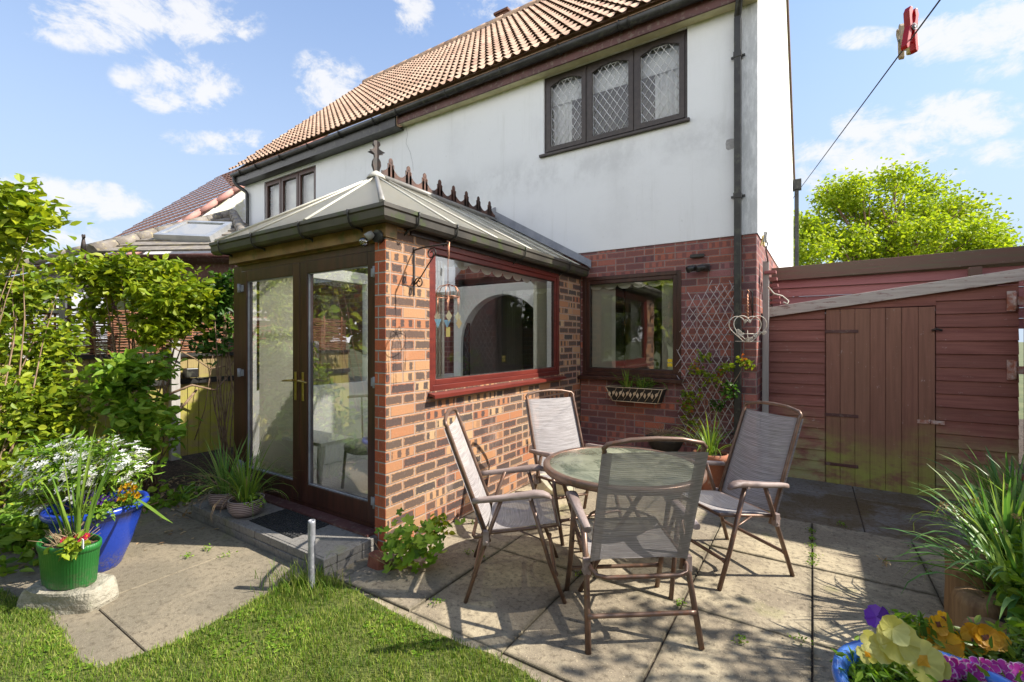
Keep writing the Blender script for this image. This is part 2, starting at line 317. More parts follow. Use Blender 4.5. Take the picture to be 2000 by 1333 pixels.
M['log']=wood_mat('old rotten log',(.16,.085,.04),(.33,.20,.09),(.13,.08,.045),None,None,1)
M['willow']=mottle('woven willow',(.2,.085,.045),(.34,.16,.09),14,.85,.3,stretch=(1,1,6),c3=(.1,.05,.03),s3=30,world=True)
M['twig']=mottle('bark',(.16,.10,.06),(.25,.17,.11),20,.9,.4)
M['willowt']=mottle('grey willow rods',(.34,.30,.29),(.5,.45,.43),25,.7,.2)
M['tube']=mottle('bronze painted tube',(.125,.075,.055),(.20,.13,.095),8,.38,.05,metal=.35,c3=(.2,.1,.06),s3=30)
M['arm']=mottle('faded brown plastic arm',(.19,.135,.115),(.33,.26,.235),10,.6,.12,.001,stretch=(1,.25,1),c3=(.36,.29,.26),s3=24)
def sling():
    m,nb,b=newmat('woven sling fabric'); p=nb.obj(); s=nb.sep(p)
    arc=nb.m('ADD',s[2],nb.m('MULTIPLY',s[1],.8))
    st=nb.noise(nb.comb(nb.m('MULTIPLY',s[0],5.0),nb.m('MULTIPLY',arc,190.0),0.0),1.0,3,.7); big=nb.noise(p,5,3)
    wv=nb.m('MULTIPLY',nb.m('ADD',nb.m('SINE',nb.m('MULTIPLY',s[0],1400.0)),1.0),nb.m('ADD',nb.m('SINE',nb.m('MULTIPLY',arc,900.0)),1.0))
    c=nb.mix(nb.step(st,.28,.72),(.25,.225,.22),(.50,.47,.46)); c=nb.mix(nb.m('MULTIPLY',big,.3),c,(.25,.22,.22)); c=nb.mix(nb.m('MULTIPLY',nb.step(nb.m('ABSOLUTE',s[0]),.196,.198),.35),c,(.12,.10,.09)); setc(nb,b,c); b.inputs['Roughness'].default_value=.7
    nb.put(b.inputs['Normal'],nb.bump(wv,.3,.001))
    hem=nb.step(nb.m('ABSOLUTE',s[0]),.196,.198)
    t=nb.n.new('ShaderNodeBsdfTransparent'); x=nb.n.new('ShaderNodeMixShader')
    a=nb.m('MULTIPLY',nb.step(wv,.1,1.6,.33,.06),nb.m('SUBTRACT',1.0,nb.m('MULTIPLY',hem,.8)))
    nb.put(x.inputs[0],a); nb.l.new(b.outputs[0],x.inputs[1]); nb.l.new(t.outputs[0],x.inputs[2]); nb.l.new(x.outputs[0],nb.n['Material Output'].inputs[0]); return m
M['sling']=sling()
def glassmat(name,tint=(1,1,1),f0=.06,mul=1.3,rough=0.0,bumpy=0):
    m,nb,b=newmat(name); nb.n.remove(b); t=nb.n.new('ShaderNodeBsdfTransparent'); t.inputs[0].default_value=(*tint,1); g=nb.n.new('ShaderNodeBsdfGlossy'); g.inputs['Roughness'].default_value=rough
    if bumpy: nb.put(g.inputs['Normal'],nb.bump(nb.noise(nb.pos(),2.0,2),bumpy,.02))
    fr=nb.n.new('ShaderNodeFresnel'); fr.inputs[0].default_value=1.5; x=nb.n.new('ShaderNodeMixShader'); nb.put(x.inputs[0],nb.m('MULTIPLY_ADD',fr.outputs[0],mul,f0,clamp=True))
    nb.l.new(t.outputs[0],x.inputs[1]); nb.l.new(g.outputs[0],x.inputs[2]); nb.l.new(x.outputs[0],nb.n['Material Output'].inputs[0]); return m
M['glass']=glassmat('window glass',(.95,.97,.95),.15,1.9,0.0,.05)
M['glassdoor']=glassmat('door glass',(.95,.97,.95),.26,1.9,0.0,.05)
M['glassup']=glassmat('upstairs glass',(.95,.97,.98),.05,1.0)
M['bulb']=glassmat('bulb glass',(.95,.95,.95),.1,1.5)
def tableglass():
    m,nb,b=newmat('dirty table glass'); p=nb.obj(); n=nb.noise(p,5,6,.65,.8)
    setc(nb,b,nb.mix(nb.step(n,.35,.65),(.15,.17,.12),(.40,.40,.28))); b.inputs['Roughness'].default_value=.22
    nb.put(b.inputs['Roughness'],nb.step(n,.4,.6,.12,.45)); nb.put(b.inputs['Normal'],nb.bump(nb.noise(p,30,3),.25,.004))
    t=nb.n.new('ShaderNodeBsdfTransparent'); t.inputs[0].default_value=(.75,.8,.72,1); x=nb.n.new('ShaderNodeMixShader'); x.inputs[0].default_value=.28
    nb.l.new(b.outputs[0],x.inputs[1]); nb.l.new(t.outputs[0],x.inputs[2]); nb.l.new(x.outputs[0],nb.n['Material Output'].inputs[0]); return m
M['tglass']=tableglass()
def polycarb():
    m,nb,b=newmat('cream polycarbonate'); p=nb.pos(); s=nb.sep(p)
    c=nb.mix(nb.step(nb.noise(p,2.5,5),.35,.7),(.66,.60,.46),(.55,.52,.42)); setc(nb,b,c); b.inputs['Roughness'].default_value=.35
    nb.put(b.inputs['Normal'],nb.bump(nb.m('SINE',nb.m('MULTIPLY',nb.m('ADD',s[0],s[1]),500.0)),.25,.002))
    t=nb.n.new('ShaderNodeBsdfTranslucent'); t.inputs[0].default_value=(.95,.93,.86,1); x=nb.n.new('ShaderNodeMixShader'); x.inputs[0].default_value=.72
    nb.l.new(b.outputs[0],x.inputs[1]); nb.l.new(t.outputs[0],x.inputs[2]); y=nb.n.new('ShaderNodeMixShader'); y.inputs[0].default_value=.55; tt=nb.n.new('ShaderNodeBsdfTransparent'); nb.l.new(x.outputs[0],y.inputs[1]); nb.l.new(tt.outputs[0],y.inputs[2]); nb.l.new(y.outputs[0],nb.n['Material Output'].inputs[0]); return m
M['poly']=polycarb()
def slabmat(name,c1,c2,c3,dirt,grid=None):
    m,nb,b=newmat(name); p=nb.pos(); r=nb.island(); s=nb.sep(p)
    n=nb.noise(p,1.5,7,.68); f=nb.noise(p,30,6,.75); g=nb.noise(p,120,3)
    c=nb.mix(nb.step(n,.40,.56),c1,c2); c=nb.mix(nb.m('MULTIPLY',r,.45),c,c3); c=nb.mix(nb.step(f,.48,.66,0,.75),c,dirt); c=nb.mix(nb.step(g,.62,.7,0,.65),c,tuple(min(1,x*1.7) for x in c1))
    c=nb.mix(nb.step(nb.noise(p,4.2,5,.7),.64,.72,0,.75),c,nb.mix(g,dirt,(.12,.11,.085)))
    c=nb.mix(nb.step(nb.noise(p,170,2),.60,.68,0,.4),c,tuple(x*.4 for x in dirt))
    c=nb.mix(nb.step(nb.noise(p,2.3,4),.6,.7,0,.3),c,(.20,.21,.06))
    if grid:
        gx_,gy_,ox,oy=grid
        def dj(v,per,o): q=nb.m('FRACT',nb.m('DIVIDE',nb.m('ADD',v,per*40-o),per)); return nb.m('MULTIPLY',nb.m('MINIMUM',q,nb.m('SUBTRACT',1.0,q)),per)
        e=nb.m('ADD',nb.m('MINIMUM',dj(s[0],gx_,ox),dj(s[1],gy_,oy)),nb.m('MULTIPLY',nb.m('SUBTRACT',nb.noise(p,9,5,.7),.5),.10))
        c=nb.mix(nb.step(e,-.005,.035,.75,0),c,nb.mix(f,(.06,.055,.03),(.12,.10,.07)))
    setc(nb,b,c); b.inputs['Roughness'].default_value=.85; b.inputs['Specular IOR Level'].default_value=.25
    nb.put(b.inputs['Normal'],nb.bump(nb.m('ADD',g,nb.m('MULTIPLY',f,1.5)),.5,.004)); return m
M['slab']=slabmat('patio concrete slab',(.43,.36,.24),(.27,.22,.15),(.20,.175,.145),(.10,.08,.055),(.625,.9,0,2.735))
M['slabd']=slabmat('grey path concrete',(.27,.225,.155),(.20,.17,.12),(.18,.155,.12),(.10,.08,.055))
M['moss']=slabmat('mossy dark concrete',(.21,.19,.165),(.12,.08,.035),(.22,.20,.17),(.09,.055,.015))
M['step']=slabmat('grey step concrete',(.24,.22,.20),(.19,.18,.165),(.2,.19,.17),(.10,.09,.08))
M['soil']=mottle('dark soil',(.035,.024,.016),(.075,.052,.036),14,.95,.8,.03,c3=(.15,.11,.08),s3=45,world=True)
M['lawn']=mottle('lawn soil',(.07,.09,.015),(.12,.13,.03),6,.95,.5,.02,world=True)
M['field']=mottle('distant ground',(.07,.09,.03),(.12,.13,.05),.8,.95,.0,world=True)
M['rubber']=mottle('black rubber',(.015,.015,.016),(.03,.03,.03),30,.6,.5)
M['terra']=mottle('terracotta',(.38,.14,.075),(.30,.11,.06),8,.8,.2,c3=(.45,.3,.22),s3=14)
M['blue']=mottle('glossy cobalt glaze',(.012,.045,.33),(.02,.065,.42),3,.12,.1,.003,c3=(.015,.05,.38),s3=60,spec=.7)
M['lblue']=mottle('light blue glaze rim',(.05,.17,.55),(.10,.26,.66),5,.15,.1,spec=.7)
M['greenp']=mottle('green plastic',(.015,.14,.022),(.03,.19,.035),4,.35,.03,c3=(.03,.18,.035),s3=40)
def potmat(name,c1,c2,rough,zs):
    m,nb,b=newmat(name); p=nb.obj(); s=nb.sep(p); n=nb.noise(p,9,6,.7); f=nb.noise(p,60,4,.7)
    c=nb.mix(nb.noise(p,3,4),c1,c2); sp=nb.m('MULTIPLY',nb.step(nb.m('ADD',s[2],nb.m('MULTIPLY',nb.m('SUBTRACT',n,.5),.25)),-.02,zs,1,0),nb.step(f,.42,.6)); c=nb.mix(nb.m('MULTIPLY',sp,.75),c,(.13,.11,.08)); c=nb.mix(nb.step(nb.noise(p,34,5,.8),.63,.70,0,.4),c,tuple(min(1,x*1.8+.08) for x in c2))
    setc(nb,b,c); nb.put(b.inputs['Roughness'],nb.step(n,.3,.7,rough,rough+.3)); nb.put(b.inputs['Normal'],nb.bump(n,.12,.004)); return m
M['blue']=potmat('glossy cobalt glaze',(.010,.035,.27),(.018,.055,.38),.10,.16)
M['greenp']=potmat('green plastic',(.012,.12,.02),(.025,.17,.032),.30,.12)
M['stone']=mottle('rough pale stone',(.24,.22,.17),(.36,.33,.26),6,.92,.9,.02,c3=(.22,.21,.15),s3=18)
M['rbrick']=mottle('broken red brick',(.24,.08,.05),(.36,.15,.09),9,.9,.8,.01)
M['stripe']=None
def stripes():
    m,nb,b=newmat('striped brown ceramic'); s=nb.sep(nb.obj()); k=nb.step(nb.m('SINE',nb.m('MULTIPLY',s[2],430.0)),-.3,.3); setc(nb,b,nb.mix(k,(.10,.06,.06),(.36,.30,.31))); b.inputs['Roughness'].default_value=.35; nb.put(b.inputs['Normal'],nb.bump(k,.5,.003)); return m
M['stripe']=stripes()
M['blind']=mottle('cream blind fabric',(.84,.81,.70),(.78,.75,.64),3,.8,.05)
M['net']=mottle('white net curtain',(.78,.78,.78),(.66,.66,.68),4,.85,.1)
M['carpet']=mottle('speckled carpet',(.66,.65,.62),(.44,.43,.41),120,.95,.3,world=True,lo=.45,hi=.55)
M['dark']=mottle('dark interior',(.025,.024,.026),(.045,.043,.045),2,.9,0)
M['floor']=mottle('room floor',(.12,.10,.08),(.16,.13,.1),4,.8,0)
M['ltsl']=mottle('grey slate',(.24,.215,.19),(.17,.145,.12),7,.9,.6,.01,c3=(.34,.29,.17),s3=11,world=True)
M['alum']=mottle('grey aluminium',(.45,.46,.47),(.36,.37,.38),6,.4,.05,metal=.5)
M['cream']=mottle('cream block',(.62,.57,.42),(.5,.46,.34),8,.85,.3)
M['line']=mottle('washing line cord',(.06,.06,.07),(.12,.12,.13),60,.6,.2)
M['redpl']=mottle('red plastic',(.42,.005,.008),(.5,.01,.012),6,.35,.02)
M['yelpl']=mottle('pale yellow plastic',(.55,.42,.12),(.6,.5,.2),6,.45,.02)
M['greypl']=mottle('grey plastic',(.3,.3,.28),(.2,.2,.19),6,.5,.02)
M['pipe']=mottle('galvanised pipe',(.30,.31,.34),(.22,.22,.24),12,.5,.2,metal=.3,c3=(.4,.4,.42),s3=30)
M['basket']=mottle('patterned liner',(.02,.017,.015),(.03,.025,.02),20,.7,.2)
M['sticker']=mottle('yellow sticker',(.75,.55,.03),(.7,.5,.03),20,.6,0)
M['palewood']=mottle('pale twine leaf pattern',(.58,.47,.33),(.5,.36,.22),20,.6,.1)
L={}
L['rose']=leafmat('climber leaves',[(.15,.24,.012),(.26,.36,.015),(.40,.44,.02),(.30,.38,.03)],.42)
L['roseg']=leafmat('green climber leaves',[(.035,.10,.012),(.07,.17,.02),(.12,.22,.025)],.35)
L['bush']=leafmat('yellow green bush leaves',[(.14,.23,.02),(.27,.36,.02),(.42,.45,.03)],.4)
L['dark']=leafmat('dark green leaves',[(.03,.075,.012),(.05,.12,.02),(.09,.17,.03)],.3)
L['tree']=leafmat('lime tree leaves',[(.22,.33,.015),(.36,.48,.02),(.50,.56,.04)],.5)
L['grass']=leafmat('grass blades',[(.075,.16,.01),(.15,.26,.018),(.27,.35,.045),(.40,.38,.12)],.3,.6)
L['strap']=leafmat('blue green strap leaves',[(.10,.25,.06),(.17,.34,.08),(.34,.45,.12)],.38,.4)
L['straplt']=leafmat('fresh strap leaves',[(.11,.22,.03),(.18,.30,.04),(.28,.36,.06)],.35,.4)
L['dry']=leafmat('dry stems',[(.34,.24,.13),(.45,.34,.2),(.26,.16,.09)],.15,.8)
L['geran']=leafmat('geranium leaves',[(.13,.27,.02),(.22,.37,.03),(.34,.45,.05)],.4)
L['white']=leafmat('white petals',[(.75,.75,.75),(.82,.82,.8),(.68,.7,.75)],.3)
L['violet']=leafmat('violet petals',[(.10,.015,.32),(.16,.03,.42),(.25,.10,.5)],.25)
L['orange']=leafmat('golden petals',[(.72,.36,.01),(.78,.45,.015),(.65,.28,.01)],.3)
L['lemon']=leafmat('lemon petals',[(.74,.70,.18),(.80,.76,.30),(.70,.64,.10)],.35)
L['magenta']=leafmat('magenta petals',[(.55,.02,.32),(.65,.05,.45),(.42,.02,.35)],.25)
L['pink']=leafmat('pale pink petal edges',[(.8,.5,.7),(.85,.7,.8),(.75,.4,.6)],.25)
L['crimson']=leafmat('crimson petals',[(.5,.01,.06),(.6,.03,.1),(.62,.05,.08)],.25)
L['brownp']=leafmat('brown petal centres',[(.12,.03,.01),(.2,.05,.01),(.1,.02,.01)],.1)
L['rosered']=leafmat('red young leaves',[(.4,.07,.02),(.5,.2,.03),(.3,.28,.03)],.35)
# ------------------------------------------------------------------ ground
gm=MB(); gm.poly([(-900,-900,-.06),(900,-900,-.06),(900,900,-.06),(-900,900,-.06)]); gm.build('ground',M['field'],kind='structure')
sb=MB(); sb.poly([(-9,-8,-.03),(6,-8,-.03),(6,13,-.03),(-9,13,-.03)]); sb.build('soil',M['soil'],kind='structure')
def slabs(name,mat,xs,ys,clip,jit=.0,top=0.0):
    mb=MB()
    for i in range(len(xs)-1):
        for j in range(len(ys)-1):
            cx,cy=(xs[i]+xs[i+1])/2,(ys[j]+ys[j+1])/2
            if not clip(cx,cy): continue
            g=.004; dz=random.uniform(-.003,.003); t=[random.uniform(-.0025,.0025) for _ in range(4)]
            x0,x1,y0,y1=xs[i]+g,xs[i+1]-g,ys[j]+g,ys[j+1]-g
            e=.004
            cs=[(x0,y0),(x1,y0),(x1,y1),(x0,y1)]; n=len(mb.v)
            mb.v+=[(x,y,-.05) for x,y in cs]+[(x,y,top+dz+t[k]-e) for k,(x,y) in enumerate(cs)]+[(x+(e if k in(0,3) else -e),y+(e if k in(0,1) else -e),top+dz+t[k]) for k,(x,y) in enumerate(cs)]
            for k in range(4): kk=(k+1)%4; mb.face([n+k,n+kk,n+4+kk,n+4+k]); mb.face([n+4+k,n+4+kk,n+8+kk,n+8+k])
            mb.face([n+8,n+9,n+10,n+11])
    return mb.build(name,mat,kind='structure')
W6=.625; xs=[k*W6 for k in range(-9,4)]; ys=[2.735+.9*k for k in range(-5,3)]
slabs('patio',M['slab'],xs,ys,lambda x,y:x>-2.5 and y<4.6)
slabs('path',M['slabd'],[ -4.95,-4.35,-3.45,-2.5],[-.9,.0,.9,1.8,2.3],lambda x,y:True)
slabs('yard',M['moss'],[-2.5,-1.25,.35,1.9,3.5],[4.535,5.49,6.3,7.4],lambda x,y:True,top=-.004)
# joints: fine sand slightly lower than the slabs
jb=MB(); jb.poly([(-5,-1,-.012),(3.4,-1,-.012),(3.4,7.3,-.012),(-5,7.3,-.012)]); jb.build('paving_bed',M['soil'],kind='structure')
# lawn outline (world) from the photograph's edge of turf
LP=[(-60,1150),(0,1160),(50,1187),(92,1202),(122,1243),(150,1292),(192,1314),(330,1268),(450,1205),(555,1146),(606,1122),(650,1134),(720,1176),(800,1221),(900,1266),(1000,1306),(1060,1345)]
lp=[G(x,y) for x,y in LP]; lawn_poly=[(p.x,p.y) for p in lp]+[(-.75,1.25),(-.55,.6),(-.4,-.6),(-.3,-6.5),(-8,-6.5),(-8,.4)]
fine=[]
for i in range(len(lawn_poly)):
    a=lawn_poly[i]; b=lawn_poly[(i+1)%len(lawn_poly)]; n=max(1,int(math.dist(a,b)/.05)) if i<len(LP) else 1
    for k in range(n): t=k/n; j=.012 if i<len(LP) and k else 0; fine.append((a[0]+(b[0]-a[0])*t+random.uniform(-j,j),a[1]+(b[1]-a[1])*t+random.uniform(-j,j)))
lb=MB(); lb.prism([(x,y,.022) for x,y in reversed(fine)],(0,0,-.05)); lb.build('lawn',M['lawn'],kind='structure')
def inside(poly,X,Y):
    c=np.zeros(len(X),bool); n=len(poly)
    for i in range(n):
        x1,y1=poly[i]; x2,y2=poly[(i+1)%n]
        if y1==y2: continue
        k=((y1>Y)!=(y2>Y))&(X<(x2-x1)*(Y-y1)/(y2-y1)+x1); c^=k
    return c
def blades(mb,X,Y,z0,h,wd,seed,lean=.5):
    r=np.random.default_rng(seed); n=len(X); a=r.random(n)*6.283; H=h*(.45+.9*r.random(n)); ln=lean*H*r.random(n); b=r.random(n)*6.283
    base=np.stack([X,Y,np.full(n,z0)],1); s=np.stack([np.cos(a),np.sin(a),np.zeros(n)],1)*(wd*(.6+.6*r.random(n)))[:,None]
    o=np.stack([np.cos(b)*ln,np.sin(b)*ln,H],1); mid=base+o*[.35,.35,.6]
    q=np.stack([base-s,base+s,mid+s*.75,mid-s*.75,base+o],1).reshape(-1,3); f=np.arange(n)[:,None]*5
    mb.arr(q,np.concatenate([f+[0,1,2],f+[0,2,3],f+[3,2,4]],0))
# only the turf near the photograph's view is bladed densely
r=np.random.default_rng(3); N=330000; X=r.uniform(-5.2,-.5,N); Y=r.uniform(-.6,2.1,N); zz=-X*.5457+Y*.838; k=inside(lawn_poly,X+r.normal(0,.013,len(X)),Y+r.normal(0,.013,len(X)))&(zz>1.5); X,Y,zz=X[k],Y[k],zz[k]
cl=np.sin(X*7.3+np.sin(Y*5)*2)*np.cos(Y*8.1+np.sin(X*4)*2); keep=r.random(len(X))<np.clip(.75+.35*cl,.25,1); X,Y=X[keep],Y[keep]
gb=MB(); blades(gb,X,Y,.018,.027,.0018,5,.7)
tx=r.normal(-2.55,.13,900); ty=r.normal(1.63,.08,900); blades(gb,tx[:420],ty[:420],.01,.10,.0026,6,.9)
g=gb.build('grass',L['grass'],kind='stuff'); tag(g,'short sunlit green lawn grass in the left foreground','grass',kind='stuff')
cl_=MB(); rr=random.Random(44); nn_=0
while nn_<420:
    x,y=rr.uniform(-4.2,-.9),rr.uniform(.5,1.9); z_=-x*.5457+y*.838
    if z_<1.7 or not inside(lawn_poly,np.array([x]),np.array([y]))[0] or math.sin(x*5.1+1)*math.sin(y*6.3)<.25: continue
    nn_+=1; h_=rr.uniform(.022,.036)
    for k in range(3):
        a_=k*2.1+rr.uniform(-.3,.3); c_=V((x+math.cos(a_)*.006,y+math.sin(a_)*.006,h_)); m_=[c_+V((math.cos(a_+t)*.006,math.sin(a_+t)*.006,rr.uniform(-.002,.002))) for t in (0,1.05,2.1,3.14,4.2,5.2)]; cl_.poly(m_)
tag(cl_.build('clover',L['geran'],kind='stuff'),'clover leaves scattered through the lawn','clover',kind='stuff')
# weeds in joints
wb=MB()
def weed(x,y,n=30,s=.04,seed=0):
    rr=np.random.default_rng(seed); c=np.stack([rr.normal(x,s*.5,n),rr.normal(y,s*.5,n),rr.random(n)*s*.6+.005],1); leaves(wb,c,s*.5,s*.15,.3,seed=seed)
wp=[(0,4.3),(0,4.15),(.0,4.0),(.01,3.82),(0,3.7),(-.62,2.72),(-1.87,3.2),(-1.25,2.72),(.62,4.35),(.63,4.1),(-.62,4.5),(-.3,4.55),(.2,4.6),(-1.9,2.55),(-.05,2.7),(-.3,2.55),(.64,3.95)]
for i,(x,y) in enumerate(wp): weed(x,y,rng.integers(8,34),.034,i)
for i,(px,py) in enumerate([(925,1022),(915,1082),(470,1040),(440,1088),(405,1075),(850,1180),(365,1090),(870,1008)]): p=G(px,py); weed(p.x,p.y,26,.034,50+i)
tag(wb.build('weeds',L['geran'],kind='stuff'),'little green weeds sprouting along the paving joints','weeds',kind='stuff')
# fallen litter on the soil at left
lb=MB(); n=2600; c=np.stack([r.uniform(-5.9,-3.9,n),r.uniform(.2,2.9,n),np.full(n,-.02)],1); kk=~((c[:,0]>-4.9)&(c[:,1]<1.8)&(r.random(n)>.12)); c=c[kk]; c[:,2]=np.where((c[:,0]>-4.95)&(c[:,1]<2.3),.006,-.02); leaves(lb,c,.05,.012,.9,seed=8)
tag(lb.build('leaf_litter',L['dry'],kind='stuff'),'dry brown leaf litter on the soil under the climber','leaf litter',kind='stuff')
# ------------------------------------------------------------------ walls helper
def wall_holes(mb,axis,c,t,u0,u1,z0,z1,holes=()):
    us=sorted({u0,u1,*[h[0] for h in holes],*[h[1] for h in holes]}); zs=sorted({z0,z1,*[h[2] for h in holes],*[h[3] for h in holes]})
    us=[u for u in us if u0<=u<=u1]; zs=[z for z in zs if z0<=z<=z1]
    for i in range(len(us)-1):
        for j in range(len(zs)-1):
            cu,cz=(us[i]+us[i+1])/2,(zs[j]+zs[j+1])/2
            if any(h[0]<cu<h[1] and h[2]<cz<h[3] for h in holes): continue
            if axis=='y': mb.box((us[i],c,zs[j]),(us[i+1],c+t,zs[j+1]))
            else: mb.box((c-t,us[i],zs[j]),(c,us[i+1],zs[j+1]))
def frame(mb,O,U,Vv,N,w,h,t,d):
    """rectangular frame: O corner, U across, Vv up, N outward normal; face at O, depth d inward"""
    O,U,Vv,N=V(O),V(U),V(Vv),V(N)
    tl,tr,tb,tt=(t if isinstance(t,(tuple,list)) else (t,)*4)
    mb.obox(O,U*tl,Vv*h,-N*d); mb.obox(O+U*(w-tr),U*tr,Vv*h,-N*d)
    mb.obox(O+U*tl,U*(w-tl-tr),Vv*tb,-N*d); mb.obox(O+U*tl+Vv*(h-tt),U*(w-tl-tr),Vv*tt,-N*d)
X1=V((1,0,0)); Y1=V((0,1,0)); Z1=V((0,0,1))
# ------------------------------------------------------------------ main house
WY=5.49; HX=-.48; LX=-10.85; JOIN=2.64
house=thing('semi_detached_house',(-5,5.49,0),'two storey white rendered house with orange pantile roof behind the conservatory','house')
UW=(-3.06,-1.19,4.03,5.08); LW=(-10.05,-8.18,3.95,4.97); KW=(-2.49,-1.26,1.065,2.317)
mb=MB(); wall_holes(mb,'y',WY,.12,LX,HX,JOIN,5.09,[UW,LW]); mb.build('render_wall',M['render'],house)
mb=MB(); wall_holes(mb,'y',WY+.012,.12,LX,-4.75,-.05,JOIN-.002); wall_holes(mb,'y',WY+.012,.12,-2.52,HX-.012,-.05,JOIN-.002,[KW]); mb.box((-4.75,WY+.012,2.45),(-2.52,WY+.13,JOIN-.002)); mb.build('brick_wall',M['brickp'],house)
# gable wall, very slightly splayed so its plane just catches the camera
GX=-.36; GY=12.35; RY=8.94; RZ=9.03
def gx(y): return HX+(GX-HX)*(y-WY)/(GY-WY)
mb=MB(); pts=[(gx(WY),WY+.001,JOIN),(gx(GY),GY,JOIN),(gx(GY),GY,5.2),(gx(RY),RY,RZ-.15),(gx(WY),WY+.001,5.35)]
mb.prism(pts,(-.12,0,0)); mb.build('gable_wall',M['render'],house)
mb=MB(); mb.prism([(gx(WY)-.012,WY+.013,-.05),(gx(GY)-.012,GY,-.05),(gx(GY)-.012,GY,JOIN-.001),(gx(WY)-.012,WY+.013,JOIN-.001)],(-.12,0,0)); mb.build('gable_brick_wall',M['brickp'],house)
mb=MB(); mb.box((LX,GY,-.05),(GX-.13,GY+.12,5.2)); mb.box((LX,WY+.13,-.05),(LX+.12,GY,5.2)); mb.build('rear_wall',M['brickp'],house)
q=onY(1426,280,WY); mb=MB(); mb.prism([(q.x+a_,WY-.0015,q.z+b_) for a_,b_ in ((-.04,-.05),(-.02,-.07),(.02,-.065),(.05,-.055),(.055,.04),(.0,.05),(-.035,.045),(-.045,.01))],(0,.0012,0)); mb.build('bare_render_patch',mottle('bare cement',(.30,.29,.29),(.38,.37,.37),30,.9,.5,.004),house)
mb=MB(); cr=[onY(x,y,WY-.001) for x,y in ((792,243),(796,262),(793,280),(801,297),(806,318),(807,334))]; mb.tube(cr,.0018,4); mb.build('hairline_crack',M['dark'],house)
# interior floors and a partition keep the rooms dark
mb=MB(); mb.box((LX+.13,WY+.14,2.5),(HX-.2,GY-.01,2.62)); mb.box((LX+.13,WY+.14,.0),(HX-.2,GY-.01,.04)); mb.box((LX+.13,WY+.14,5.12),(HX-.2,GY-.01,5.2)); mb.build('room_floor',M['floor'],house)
mb=MB(); mb.box((LX+.13,8.6,.05),(HX-.2,8.7,2.49)); mb.box((LX+.13,8.2,2.63),(HX-.2,8.3,5.1)); mb.box((-5.3,WY+.14,.05),(-5.2,8.6,2.49)); mb.build('room_wall',M['white'],house)
# pantile roof: real rolls and stepped courses
def pantile(mb,x0,x1,y0,z0,y1,z1,rows,per=.165,amp=.042,lip=.042,spc=8,jag=0):
    sl=V((0,y1-y0,z1-z0)); Ls=sl.length; sd=sl/Ls; nn=V((0,-sd.z,sd.y)); nc=int((x1-x0)/per*spc); n0=len(mb.v)
    def prof(k):
        f=(k%spc)/spc; return amp*(math.cos((f-.5)*2*math.pi)*.5+.5)**1.6
    for rix in range(rows):
        for e in (0,1):
            dist=Ls*(rix+e)/rows-(0 if e else .0); lift=lip*.35 if e==0 else 0.002
            for k in range(nc+1):
                p=V((x0+(x1-x0)*k/nc,y0,z0))+sd*dist+nn*(prof(k)*(1.0 if e==0 else .35)+lift); mb.v.append(tuple(p))
    for rix in range(rows):
        a=n0+rix*2*(nc+1); b=a+nc+1
        for k in range(nc):
            mb.face([a+k,a+k+1,b+k+1,b+k],True)
mb=MB(); pantile(mb,LX-.12,-.42,5.20,5.31,RY,RZ,19,per=.145)
mb.poly([(LX-.12,RY,RZ),(-.42,RY,RZ),(-.32,GY+.15,5.2),(LX-.12,GY+.15,5.2)]); mb.poly([(LX-.12,5.24,5.28),(-.42,5.24,5.28),(-.42,RY,RZ-.06),(LX-.12,RY,RZ-.06)])
mb.build('roof',M['tile'],house)
mb=MB(); x=LX-.12
while x<-.45: mb.tube([(x,RY,RZ+.0),(min(x+.44,-.42),RY,RZ+.01)],.095,8); x+=.45
mb.build('ridge_tiles',M['tile'],house)
p=onY(982,40,9.1); mb=MB(); mb.box((p.x-.12,8.98,RZ-.05),(p.x+.2,9.3,RZ+.22)); mb.box((p.x-.16,8.94,RZ+.22),(p.x+.24,9.34,RZ+.27)); mb.build('ridge_vent',M['tileb'],house)
NX=-5.73
mb=MB(); mb.box((NX,5.33,5.075),(HX+.05,5.355,5.29)); mb.build('fascia',M['fascia'],house)
mb=MB(); mb.box((LX-.02,5.29,5.03),(NX-.003,5.32,5.29)); mb.box((LX-.02,5.3205,5.03),(NX-.003,5.487,5.045)); mb.build('boxed_fascia',M['black'],house)
mb=MB(); mb.box((NX+.003,5.3555,5.083),(HX,5.487,5.095)); mb.build('soffit',M['soffit'],house)
def gutter(mb,a,b,out,r=.062,square=False):
    a,b,out=V(a),V(b),V(out); t=(b-a).normalized(); n=12; n0=len(mb.v)
    if square: prof=[(-.0,.055),(-.0,-.04),(.03,-.052),(.085,-.052),(.105,-.03),(.11,.02),(.122,.028),(.122,.055),(.112,.055),(.10,.03),(.095,-.02),(.08,-.042),(.03,-.042),(.01,-.03),(.01,.055)]
    else:
        prof=[(r*math.cos(th)+r,r*math.sin(th)) for th in [math.pi+math.pi*i/10 for i in range(11)]]; prof=[(-0.0,.012)]+prof+[(2*r,.012),(2*r-.006,.012)]+[((r-.006)*math.cos(th)+r,(r-.006)*math.sin(th)) for th in [2*math.pi-math.pi*i/10 for i in range(11)]]
    k=len(prof)
    for q in (a,b):
        for x,z in prof: mb.v.append(tuple(q+out*x+Z1*z))
    for i in range(k): j=(i+1)%k; mb.face([n0+i,n0+j,n0+k+j,n0+k+i],True)
    mb.face([n0+i for i in range(k)][::-1]); mb.face([n0+k+i for i in range(k)])
mb=MB(); gutter(mb,(LX-.1,5.328,5.235),(HX+.1,5.328,5.235),(0,-1,0),.06); gu=mb.build('gutter',M['black'],house)
